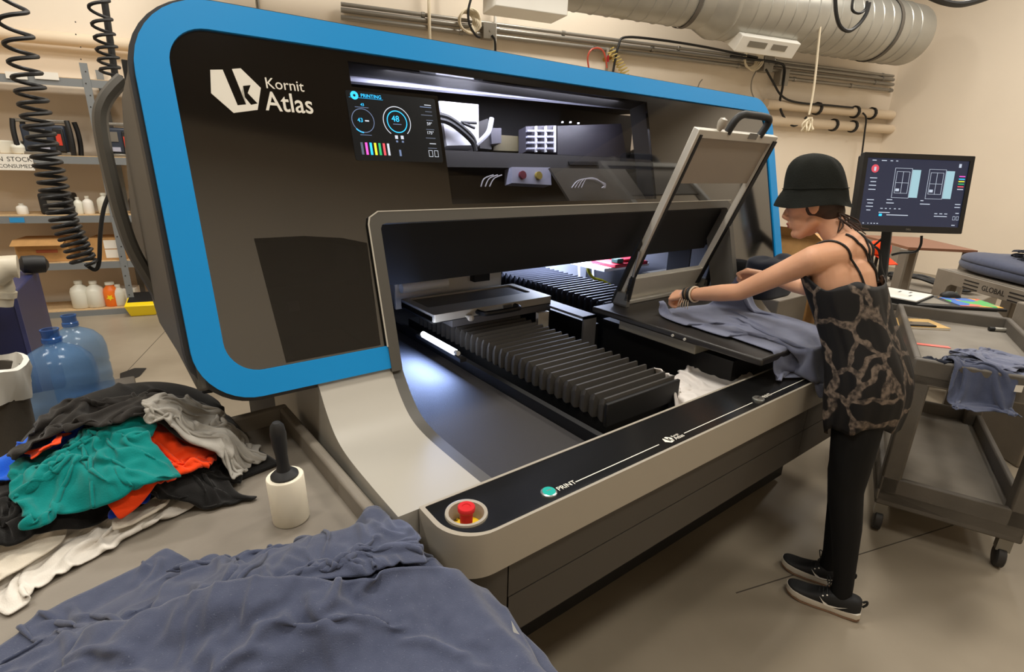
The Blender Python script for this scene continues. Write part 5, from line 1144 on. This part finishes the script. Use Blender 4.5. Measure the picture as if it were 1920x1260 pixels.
for x0 in (.285, .62):
    for a in ((0, .42, .17, .425), (0, .86, .17, .865), (0, .42, .004, .865), (.166, .42, .17, .865), (.02, .49, .15, .495), (.02, .81, .15, .815), (.02, .49, .024, .815), (.146, .49, .15, .815), (.083, .49, .087, .815), (.02, .645, .15, .65)): mstrip('template_line', x0+a[0], a[1], x0+a[2], a[3], 'mwhite')
    mstrip('queue_panel', x0+.172, .43, x0+.255, .845, 'mpale'); mstrip('print_thumb', x0+.03, .52, x0+.066, .56, 'mwhite')
for k, (v, c) in enumerate(((.765, 'gmag'), (.725, 'gcyan'), (.69, 'gyel'), (.652, 'ggreen'), (.612, 'gred'), (.572, 'mwhite'))): mstrip('ink_level', .925, v, .985, v+.013, c)
for (u0, v, u1) in ((.05,.70,.12),(.06,.645,.115),(.05,.59,.12),(.05,.53,.12),(.05,.375,.12),(.06,.325,.115),(.05,.275,.12),(.06,.22,.1),(.05,.96,.09),(.14,.96,.19),(.225,.96,.25),(.28,.96,.3),(.245,.385,.30),(.245,.335,.32),(.58,.385,.61),(.58,.335,.68),(.195,.25,.22),(.24,.25,.26),(.285,.25,.3),(.33,.25,.35),(.375,.25,.395),(.185,.19,.295),(.265,.155,.48),(.74,.195,.77),(.79,.195,.82),(.84,.195,.87),(.74,.155,.87),(.04,.02,.055),(.09,.02,.1),(.12,.02,.135),(.15,.02,.165),(.18,.02,.195),(.93,.345,.985),(.93,.30,.985),(.95,.21,.985),(.93,.025,.965)): mstrip('text_line', u0, v, u1, v+.012, 'mwhite')
for u0 in (.93, .965):
    for a in ((0,.11,.025,.115),(0,.165,.025,.17),(0,.11,.003,.17),(.022,.11,.025,.17)): mstrip('pallet_icon', u0+a[0], a[1], u0+a[2], a[3], 'mwhite')
mstrip('status_mark', .905, .90, .93, .955, 'mwhite'); mstrip('row_mark', .19, .14, .22, .175, 'gcyan')
text('lettering', 'DELL', mBL+MU*(mw*.5)+MVv*.012+MNn*.0004, MU, MVv, MNn, .014, 'steel', mon, .0003, 'CENTER')
pc = mBL+MU*(mw*.36)-MNn*.07; pb = A(1652, 545, Z=DZ)
MB().bar(pb, Vector((pc.x, pc.y, 1.42)), .05, .03).build('stand_pole', 'black_rubber', mon, bevel=.004); MB().box(pb.x-.12, pb.x+.12, pb.y-.10, pb.y+.10, DZ, DZ+.012).build('stand_base', 'black_rubber', mon, bevel=.004)
for k, pts in enumerate(([(1728, 442), (1726, 460), (1716, 472), (1690, 474), (1672, 478)], [(1660, 442), (1645, 455), (1636, 462)], [(1632, 458), (1648, 470), (1652, 500), (1662, 530)])):
    MB().tube(bez([A(x, y, X=3.78) for x, y in pts], 6), .007, 6).build('cable', 'black_rubber', mon, smooth=True)
# small metal table behind the monitor with an orange cap
tb = A(1665, 452, X=5.2); st_ = thing('metal_table', (tb.x, tb.y, 0), 'small grey metal table with brown top behind the monitor', 'table')
a, b = A(1640, 448, X=5.5), A(1704, 462, X=5.1); zt = (a.z+b.z)/2; dv = (b-a); dv.z = 0; dv.normalize(); pv_ = Vector((-dv.y, dv.x, 0)); 
if pv_.x < 0: pv_ = -pv_
a = Vector((a.x, a.y, zt)); b = Vector((b.x, b.y, zt)); a = a-dv*.25
MB().hexa([a-Z3*.02, b-Z3*.02, b+pv_*.5-Z3*.02, a+pv_*.5-Z3*.02], [a, b, b+pv_*.5, a+pv_*.5]).build('table_top', mat('browntop', (128, 86, 62), rough=.6), st_)
MB().hexa([a-Z3*.14-pv_*.004, b-Z3*.14-pv_*.004, b-Z3*.14, a-Z3*.14], [a-Z3*.021-pv_*.004, b-Z3*.021-pv_*.004, b-Z3*.021, a-Z3*.021]).build('apron', 'cartgrey', st_)
for p in (a+dv*.04, b-dv*.04, a+pv_*.46+dv*.04, b+pv_*.46-dv*.04): MB().bar((p.x, p.y, 0), (p.x, p.y, zt-.02), .06, .06).build('leg', 'cartgrey', st_, bevel=.004)
oc = A(1648, 468, X=4.6); oc_ = thing('orange_hat', tuple(oc), 'bright orange hat on a post behind the person and the monitor', 'hat')
MB().lathe([(.075, -.03), (.078, 0), (.072, .035), (.05, .06), (.001, .07)], (oc.x, oc.y, oc.z), Z3, 24).build('cap_crown', 'c_orange', oc_, smooth=True); MB().hexa([(oc.x-.1, oc.y-.12, oc.z-.09), (oc.x-.02, oc.y-.15, oc.z-.09), (oc.x+.05, oc.y-.02, oc.z-.03), (oc.x-.06, oc.y+.02, oc.z-.03)], [(oc.x-.1, oc.y-.12, oc.z-.085), (oc.x-.02, oc.y-.15, oc.z-.085), (oc.x+.05, oc.y-.02, oc.z-.025), (oc.x-.06, oc.y+.02, oc.z-.025)]).build('cap_brim', 'c_orange', oc_)
MB().lathe([(.05, 0), (.055, .03), (.05, .06)], (oc.x, oc.y, 0), Z3, 12).tube([(oc.x, oc.y, .0), (oc.x, oc.y, oc.z-.02)], .012, 8).build('cap_post', 'black_rubber', oc_)
# heap of cables by the wall
random.seed(4)
cab = thing('cable_heap', tuple(A(1735, 535, X=6.4)), 'tangle of black cables behind the monitor desk', 'cables')
cz = A(1735, 535, X=6.4)
for k in range(7):
    MB().tube(bez([(cz.x+random.uniform(-.1, .1), cz.y+.45*math.cos(a)*random.uniform(.6, 1), cz.z+.012+.02*random.random()+.05*math.sin(a*1.3)**2) for a in (0, .7, 1.4, 2.1, 2.8, 3.3)], 6), .016, 6).build('cable', 'black_rubber', cab, smooth=True)
tag(MB().box(cz.x-.28, cz.x+.35, cz.y-.5, cz.y+.5, 0, cz.z-.012).build('low_cabinet', 'cartgrey', None, bevel=.01), 'low grey cabinet carrying the cable tangle behind the monitor', 'cabinet')
# cart with moulded lettering, folded shirts on top
g0, g1 = A(1760, 503, Z=.95), A(1925, 547, Z=.95); gd = (g1-g0); gd.z = 0; gl = gd.length; ang = math.atan2(gd.y, gd.x); MG = frameM((g0.x, g0.y), ang)
gc = thing('moulded_cart', tuple(MG @ Vector((.5, .3, 0))), 'grey plastic cart with vent slots and moulded lettering, shirts folded on top', 'cart')
GL = max(1.1, gl+.3)
MB(MG).box(0, GL, -.0, .62, .90, .95).build('cart_top', 'cartgrey', gc, bevel=.01)
MB(MG).plate([[(0,-.2),(.12,-.2),(.14,-.11),(.17,-.09),(GL-.17,-.09),(GL-.14,-.11),(GL-.12,-.2),(GL,-.2),(GL,.0),(0,.0)]], (0,-.006,.95), X3, Z3, (0,-1,0), .03).build('front_apron', 'cartgrey', gc, bevel=.004)
for k in range(3):
    for u0 in (.28, .66): MB(MG).box(u0, u0+.13, -.0085, -.006, .925-k*.025-.008, .925-k*.025).build('vent_slot', 'black', gc)
OG = MG @ Vector((.535, -.0066, .885)); text('lettering', 'GLOBAL', OG, MG.to_3x3() @ X3, Z3, MG.to_3x3() @ Vector((0,-1,0)), .05, 'shell_dark', gc, .0006, 'CENTER')
for u, v in ((.0, 0), (GL-.1, 0), (.0, .52), (GL-.1, .52)):
    MB(MG).box(u, u+.1, v, v+.1, .2, .92).build('post', 'cartgrey', gc, bevel=.01); c = MG @ Vector((u+.05, v+.05, .06)); MB().lathe([(.05,-.018),(.06,-.012),(.06,.012),(.05,.018)], c, (1,.2,0), 18).build('caster_wheel', 'caster', gc, smooth=True); MB().box(c.x-.02, c.x+.02, c.y-.02, c.y+.02, .08, .2).build('caster_fork', 'steel', gc)
MB(MG).box(0, GL, 0, .62, .2, .26).build('lower_shelf', 'cartgrey', gc, bevel=.01)
def folded(label, x0, y0, x1, y1, z, h, mm, seed, name='folded_shirts', dep=.5, ends=None):
    pa, pb_ = ends or (A(x0, y0, Z=z), A(x1, y1, Z=z)); d = (pb_-pa); d.z = 0; L = d.length; d.normalize(); q = Vector((-d.y, d.x, 0)); 
    if q.dot(pa-Vector(CAM)) < 0: q = -q
    n = 40; rings = []
    for (s_, hh) in ((.9, 0), (1.0, .06), (1.0, .46), (.96, .49), (.96, .51), (1.0, .54), (1.0, .86), (.94, .96), (.65, 1.0), (.2, 1.0)) if ends else ((.80, 0), (.96, .12), (1.0, .3), (.985, .48), (.955, .52), (.985, .56), (.97, .75), (.86, .92), (.6, .985), (.25, 1.0)):
        rg_ = []
        for k in range(n):
            a_ = 2*math.pi*k/n; e = 3.2; ca, sa = math.cos(a_), math.sin(a_); dn = (abs(ca)**e+abs(sa)**e)**(1/e)
            wob = 1+.02*math.sin(3*a_+seed+hh*3)+.012*math.sin(7*a_+seed*2); rg_.append(pa+d*(L/2+L/2*s_*ca/dn*wob)+q*(dep/2+dep/2*s_*sa/dn*wob)+Z3*(hh*h*(1+.04*math.sin(2*a_+seed)*(hh > .6)+.05*math.cos(3*a_))+.003))
        rings.append(rg_)
    o = thing(name, tuple(pa), label, 'shirts'); b_ = MB().loft(rings, True, True).build('folded_layer', mm, o, smooth=True, angle=80); s2 = b_.modifiers.new('sub', 'SUBSURF'); s2.levels = 1; s2.render_levels = 1
    seam = [r_ for r_ in rings[4]]; MB().tube(seam, .006, 6, closed=True).build('hem_seam', 'c_navy', o, smooth=True); return o
folded('thick grey-blue folded shirts lying flat on the moulded cart', 1762, 500, 1990, 560, .952, .14, 'denim', 1, dep=.55)
p9 = A(1925, 497, Z=1.08)
FK = Field(p9.x-.7, p9.x+.7, p9.y-.7, p9.y+.7, .014, 1.08)
for k in range(3): garment('navy_shirt', ('dark navy shirt at the bottom of the pile at the right picture edge', 'dark navy shirt in the middle of the pile at the right picture edge', 'dark navy shirt topping the pile at the right picture edge')[k], 'shirt', .42, .34, 30, 80+k, (p9.x+.22, p9.y-.02*k, 1.02+.06*k), R(30*k), 'c_navy', FK, squeeze=.55, amp=.05, freq=3.2, steps=60, group='navy shirts on the far cart', anchor=.15)
# grey box stand at the right edge
kb = A(1908, 560, X=4.25); tag(MB(frameM((kb.x, kb.y), ang)).box(0, .35, 0, .1, .0, .92).build('grey_locker', 'cartgrey', None, bevel=.01), 'grey box-like stand cut by the right picture edge', 'stand')
# cup on the desk side behind her arm, boxes and dark shirts behind the person
cpz = A(1455, 552, X=3.3); cu = thing('paper_cup', tuple(cpz), 'white plastic tub seen under her arm', 'tub'); MB().lathe([(.035, 0), (.045, .05), (.046, .052)], cpz, Z3, 20).build('tub_body', 'whitep', cu, smooth=True); MB().lathe([(.03, .052), (.03, .075)], cpz, Z3, 20).build('tub_lid', 'whitep', cu, smooth=True)
tag(MB().box(cpz.x-.15, cpz.x+.22, cpz.y-.1, cpz.y+.25, 0, cpz.z-.001).build('side_stand', 'cartgrey', None, bevel=.008), 'grey side stand beyond the printer carrying a white tub', 'stand')
bx = A(1470, 455, X=3.9); o = thing('cardboard_box', (bx.x, bx.y, 0), 'cardboard box standing behind the printer beside the person', 'box'); MB().box(bx.x, bx.x+.4, bx.y-.25, bx.y+.35, 0, bx.z+.05).build('carton_body', 'card', o, bevel=.004); MB().hexa([(bx.x, bx.y-.25, bx.z+.05), (bx.x+.004, bx.y-.25, bx.z+.05), (bx.x+.004, bx.y+.35, bx.z+.05), (bx.x, bx.y+.35, bx.z+.05)], [(bx.x-.08, bx.y-.2, bx.z+.12), (bx.x-.076, bx.y-.2, bx.z+.12), (bx.x-.076, bx.y+.3, bx.z+.12), (bx.x-.08, bx.y+.3, bx.z+.12)]).build('flap', 'card', o)
# navy shirts lying on the printer's right wing
folded('dark navy shirts stacked on the right side cover of the printer', 0, 0, 0, 0, .97, .21, 'c_navy', 2, 'navy_stack', .17, (Vector((2.62, 1.30, .965)), Vector((2.97, 1.30, .965))))
# white shirt in the trench
FW_ = Field(1.5, 2.5, .95, 1.8, .012, lambda x, y: np.where((x > 1.24) & (x < 1.63) & (y > 1.07), .87, np.full(x.shape, .70)))
FW_.H = np.where((FW_.gx > 1.64) & (FW_.gx < 2.2) & (FW_.gy < 1.3), .775, FW_.H)
w_ = garment('white_shirt', 'white shirt with blue print fallen between the pallets', 'shirt', .74, .36, 48, 91, (1.84, 1.09, .70), R(4), mat('teewhite', (226, 220, 214), rough=.9), FW_, squeeze=.68, amp=.05, freq=3.0, steps=70, anchor=.12)
# ================================================================== BACK WALL: duct, conduits, pipes, cords
mat('galv', (168, 166, 158), rough=.38, metal=.55, noise=.10, nscale=3); mat('conduit', (150, 146, 138), rough=.4, metal=.5); mat('pipepaint', (222, 204, 178), rough=.6); mat('creamcord', (226, 214, 188), rough=.7)
du = thing('air_duct', tuple(wallpt(1450, 60, .8)), 'large round galvanised air duct running along the top of the back wall', 'duct')
OFF = .85
e1, e0 = wallpt(1700, 62, OFF), wallpt(1345, 10, OFF); rad = (wallpt(1600, 38, OFF)-wallpt(1588, 98, OFF)).length; zc = (e1.z+e0.z)/2
e1.z = e0.z = zc; dirv = (e1-e0).normalized()
MB().tube([e0, e1], rad, 40).build('duct_barrel', 'galv', du, smooth=True)
MB().lathe([(rad, 0), (rad*.985, .03), (rad*.9, .05), (.001, .055)], e1, dirv, 40).build('end_cap', 'galv', du, smooth=True)
eL = e0-dirv*6.0; rs_ = rad*.8
MB().tube([eL, e0-dirv*.25], rs_, 40).build('duct_barrel', 'galv', du, smooth=True); MB().lathe([(rs_, -.26), (rad*1.02, -.02), (rad*1.02, .05), (rad, .06)], e0, dirv, 40, cap=False).build('reducer', 'galv', du, smooth=True)
L2 = (e1-e0).length
for k in range(16): MB().lathe([(rad+.001, -.01), (rad+.008, 0), (rad+.001, .01)], e0+dirv*(.3+k*(L2-.4)/16), dirv, 40, cap=False).build('spiral_seam', 'galv', du, smooth=True)
for k in range(22): MB().lathe([(rs_+.001, -.01), (rs_+.008, 0), (rs_+.001, .01)], e0-dirv*(.45+k*.22), dirv, 40, cap=False).build('spiral_seam', 'galv', du, smooth=True)
for p_, r_ in ((e0+dirv*(L2*.80), rad), (e0-dirv*.5, rs_), (e0-dirv*2.6, rs_)):
    s2 = MB().lathe([(r_+.009, -.03), (r_+.014, -.03), (r_+.014, .03), (r_+.009, .03)], p_, dirv, 40, cap=False).build('hanger_strap', 'cartdark', du, smooth=True); MB().tube([p_+Z3*r_, Vector((p_.x, p_.y, CEIL))], .012, 6).build('hanger_rod', 'steel', s2)
# registers on the duct
rg1 = wallpt(1428, 78, OFF+.1); rv = thing('vent_register', tuple(rg1), 'white slotted air register under the right end of the duct', 'vent'); M = Matrix.Translation(rg1) @ Matrix.Rotation(-WA, 4, 'Z') @ Matrix.Rotation(R(35), 4, 'X')
MB(M).box(-.5, .5, -.16, .16, -.1, .1).build('register_body', 'whitep', rv, bevel=.01); MB(M).box(-.35, -.05, -.165, -.16, -.02, .05).build('register_slot', 'steel', rv); MB(M).box(.05, .3, -.165, -.16, -.02, .05).build('register_slot', 'steel', rv)
rg2 = wallpt(985, 5, .9); tag(MB(Matrix.Translation(rg2) @ Matrix.Rotation(-WA, 4, 'Z')).box(-.42, .42, -.2, .2, -.12, .3).build('ceiling_speaker_box', 'whitep', None, bevel=.01), 'white box mounted high on the back wall left of the duct', 'box')
# conduits: level runs on the wall
def level_run(name, label, x0, y0, x1, y1, r, m, off=.06, clips=(), cat='conduit', group=None, z=None):
    a, b = wallpt(x0, y0, off), wallpt(x1, y1, off); zz = z or (a.z+b.z)/2; a.z = b.z = zz; o = thing(name, tuple(a), label, cat, group); MB().tube([a, b], r, 10).build('tube', m, o, smooth=True)
    for t in clips:
        p = a.lerp(b, t); MB().lathe([(r*1.05, -.025), (r*1.35, -.02), (r*1.35, .02), (r*1.05, .025)], p, WS, 12, cap=False).build('clip', 'steel' if cat == 'conduit' else 'black_rubber', o, smooth=True)
    return o
level_run('conduit', 'uppermost thin grey conduit on the back wall under the duct', 640, 22, 1677, 134, .022, 'conduit', .06, (.1, .3, .5, .7, .97), group='wall conduits')
level_run('conduit', 'second grey conduit from the top on the back wall', 640, 31, 1677, 142, .026, 'conduit', .06, (.2, .45, .7, .97), group='wall conduits')
level_run('conduit', 'third grey conduit on the back wall below the cable coils', 640, 42, 1676, 153, .026, 'conduit', .06, (.15, .35, .62, .95), group='wall conduits')
level_run('conduit', 'lowest short grey conduit ending at the small junction box', 1466, 147, 1673, 169, .026, 'conduit', .06, (.1, .6, .98), group='wall conduits')
level_run('wall_pipe', 'upper cream painted pipe on the back wall right of the printer', 1435, 194, 1672, 217, .075, 'pipepaint', .12, (.38, .68, .82), 'pipe', 'cream wall pipes')
level_run('wall_pipe', 'lower cream painted pipe on the back wall right of the printer', 1440, 227, 1671, 241, .075, 'pipepaint', .12, (.5, .66), 'pipe', 'cream wall pipes')
level_run('wall_pipe', 'cream pipe running along the wall above the shelves', -80, 62, 262, 80, .06, 'pipepaint', .12, (), 'pipe', 'cream wall pipes')
for k, (x, y0, y1, m, lb) in enumerate(((930, -60, 110, 'whitep', 'white vertical pipe running down the wall beside the junction box'), (803, -60, 80, 'creamcord', 'thin cream vertical pipe on the wall above the printer'), (478, -40, 22, 'steel', 'thin grey vertical rod above the left of the printer'))):
    a, b = wallpt(x, y0, .1), wallpt(x, y1, .1); b = Vector((a.x, a.y, b.z)); tag(MB().tube([a, b], .02, 8).build('vertical_pipe', m, None, smooth=True), lb, 'pipe')
def jbox(label, x, y, w, h, m='steel'):
    p = wallpt(x, y, .0); M = Matrix.Translation(p) @ Matrix.Rotation(-WA, 4, 'Z'); o = thing('junction_box', tuple(p), label, 'box', 'wall junction boxes'); MB(M).box(-w/2, w/2, -.14, 0, -h/2, h/2).build('box_body', 'conduit', o, bevel=.01); MB(M).box(-w/2-.008, w/2+.008, -.15, -.14, -h/2-.008, h/2+.008).build('lid', 'conduit', o, bevel=.004)
    MB(M).lathe([(.012, 0), (.012, .006)], (0, -.15, 0), (0,-1,0), 8).build('screw', 'steel', o)
jbox('grey junction box on the wall next to the white vertical pipe', 911, 62, .15, .16); jbox('larger grey junction box under the right cable coil', 1428, 122, .17, .22); jbox('smaller grey junction box where the lowest conduit starts', 1457, 147, .16, .22)
def ringcoil(label, x, y, r, off=.12):
    c = wallpt(x, y, off); o = thing('cable_coil', tuple(c), label, 'cable', 'cream cable coils')
    for k in range(5):
        rr = r*(.75+.08*k); MB().tube([c+WS*(rr*math.cos(a*.2618)+.01*k)+Z3*rr*math.sin(a*.2618)+WN*(.012*math.sin(a+k)+.01*k) for a in range(24)], .013, 6, closed=True).build('cable_loop', 'creamcord', o, smooth=True)
ringcoil('cream cable coil hung on the conduits left of the junction box', 874, 40, .12); ringcoil('cream cable coil hung on the conduits under the white register', 1407, 109, .16)
def cord(name, label, pts, r, m, off=.16, cat='cord', n=6): return tag(MB().tube(bez([wallpt(x, y, off) for x, y in pts], n), r, 7).build(name, m, None, smooth=True), label, cat)
cord('power_cable', 'black cord looping from the conduit to the cord bundle', [(1370, 105), (1420, 112), (1460, 118), (1471, 128), (1468, 160), (1462, 195), (1470, 220), (1488, 236), (1505, 226), (1512, 220)], .018, 'black_rubber')
cord('power_cable', 'black cord curving from the junction box onto the upper cream pipe', [(1436, 130), (1450, 155), (1466, 180), (1495, 192), (1560, 198), (1600, 202)], .016, 'black_rubber', .22)
cord('power_cable', 'black cord hanging in a loop from the duct', [(1566, -10), (1568, 25), (1576, 50), (1592, 58), (1610, 46), (1624, 26), (1630, 5)], .02, 'black_rubber', 2.3)
cord('power_cable', 'small black cord loop beside the larger duct loop', [(1600, -5), (1598, 18), (1610, 25), (1622, 18), (1626, 2)], .014, 'black_rubber', 2.25)
cord('power_cable', 'thin black cord dropping behind the monitor', [(1618, 212), (1624, 222), (1621, 250), (1616, 290), (1610, 340)], .014, 'black_rubber', .22)
cord('power_cable', 'black cable lying along the conduits to the right', [(1147, 152), (1152, 120), (1160, 85), (1172, 70), (1230, 74), (1310, 86), (1380, 100), (1420, 108)], .016, 'black_rubber')
cord('power_cable', 'dark cable hooked down beside the left cable coil', [(884, -5), (878, 20), (880, 45), (892, 66), (900, 70)], .014, 'black_rubber')
cord('power_cable', 'dark cable leaving the junction box behind the printer top', [(922, 66), (928, 76), (929, 100)], .014, 'black_rubber')
cord('grey_wire', 'thin grey cord hanging from the larger junction box', [(1418, 133), (1410, 150), (1409, 170), (1416, 188)], .010, 'conduit')
cord('grey_wire', 'short grey wire sticking up behind the printer top', [(1308, 165), (1312, 155), (1317, 149)], .008, 'conduit')
cord('white_string', 'long white string hanging from the ceiling to the cord bundle', [(1546, -40), (1543, 0), (1536, 70), (1528, 150), (1522, 190), (1517, 215)], .014, 'creamcord', 1.2)
sb = wallpt(1516, 232, 1.2); o = thing('cord_bundle', tuple(sb), 'knotted bundle of cream cord hanging before the cream pipes', 'cord'); rq = random.Random(5)
for k in range(9): MB().tube(bez([sb+Vector((rq.uniform(-.03,.03), rq.uniform(-.03,.03), .08)), sb+Vector((rq.uniform(-.09,.09), rq.uniform(-.05,.05), rq.uniform(-.02,.04))), sb+Vector((rq.uniform(-.08,.08), rq.uniform(-.05,.05), rq.uniform(-.1,-.04))), sb+Vector((rq.uniform(-.1,.12), rq.uniform(-.05,.05), rq.uniform(-.12,.02)))], 6), .010, 6).build('cord_strand', 'creamcord', o, smooth=True)
cord('red_hose', 'thin red hose arching above the printer top', [(1104, 128), (1102, 108), (1108, 94), (1120, 90), (1131, 96), (1136, 112), (1138, 128)], .011, mat('hosered', (215, 90, 70), rough=.4))
va = thing('air_valve', tuple(wallpt(1139, 118, .1)), 'small brass and chrome air valve on the wall above the printer', 'valve')
MB().tube([wallpt(1140, 90, .1), wallpt(1137, 132, .1)], .02, 8).build('valve_pipe', 'alu', va, smooth=True); MB().tube([wallpt(1132, 112, .1), wallpt(1146, 108, .1)], .025, 8).build('valve_body', mat('brass', (170, 130, 60), rough=.35, metal=.8), va, smooth=True); MB().tube([wallpt(1140, 104, .16), wallpt(1140, 116, .16)], .014, 8).build('valve_handle', 'clampred', va, smooth=True)
pc_ = [wallpt(1143, 92, .12), wallpt(1158, 115, .12), wallpt(1175, 140, .12)]
P_ = []
for k in range(9*12+1):
    t = k/(9*12); c = pc_[0].lerp(pc_[2], t); a = k*2*math.pi/12; P_.append(c+WN*.055*math.cos(a)+(WS*.8+Z3*.5)*.055*math.sin(a))
tag(MB().tube(P_, .009, 6).build('yellow_coil_hose', mat('paleyellow', (222, 200, 120), rough=.5), None, smooth=True), 'pale yellow coiled air hose on the wall above the printer', 'hose')
tc9 = [wallpt(x, y, 3.0) for x, y in ((1740, -8), (1770, 4), (1800, 8), (1830, 2), (1860, -8))]
tag(MB().tube(bez(tc9, 6), .03, 8).build('hanging_cable', 'black_rubber', None, smooth=True), 'dark cable sagging at the top right corner', 'cable')
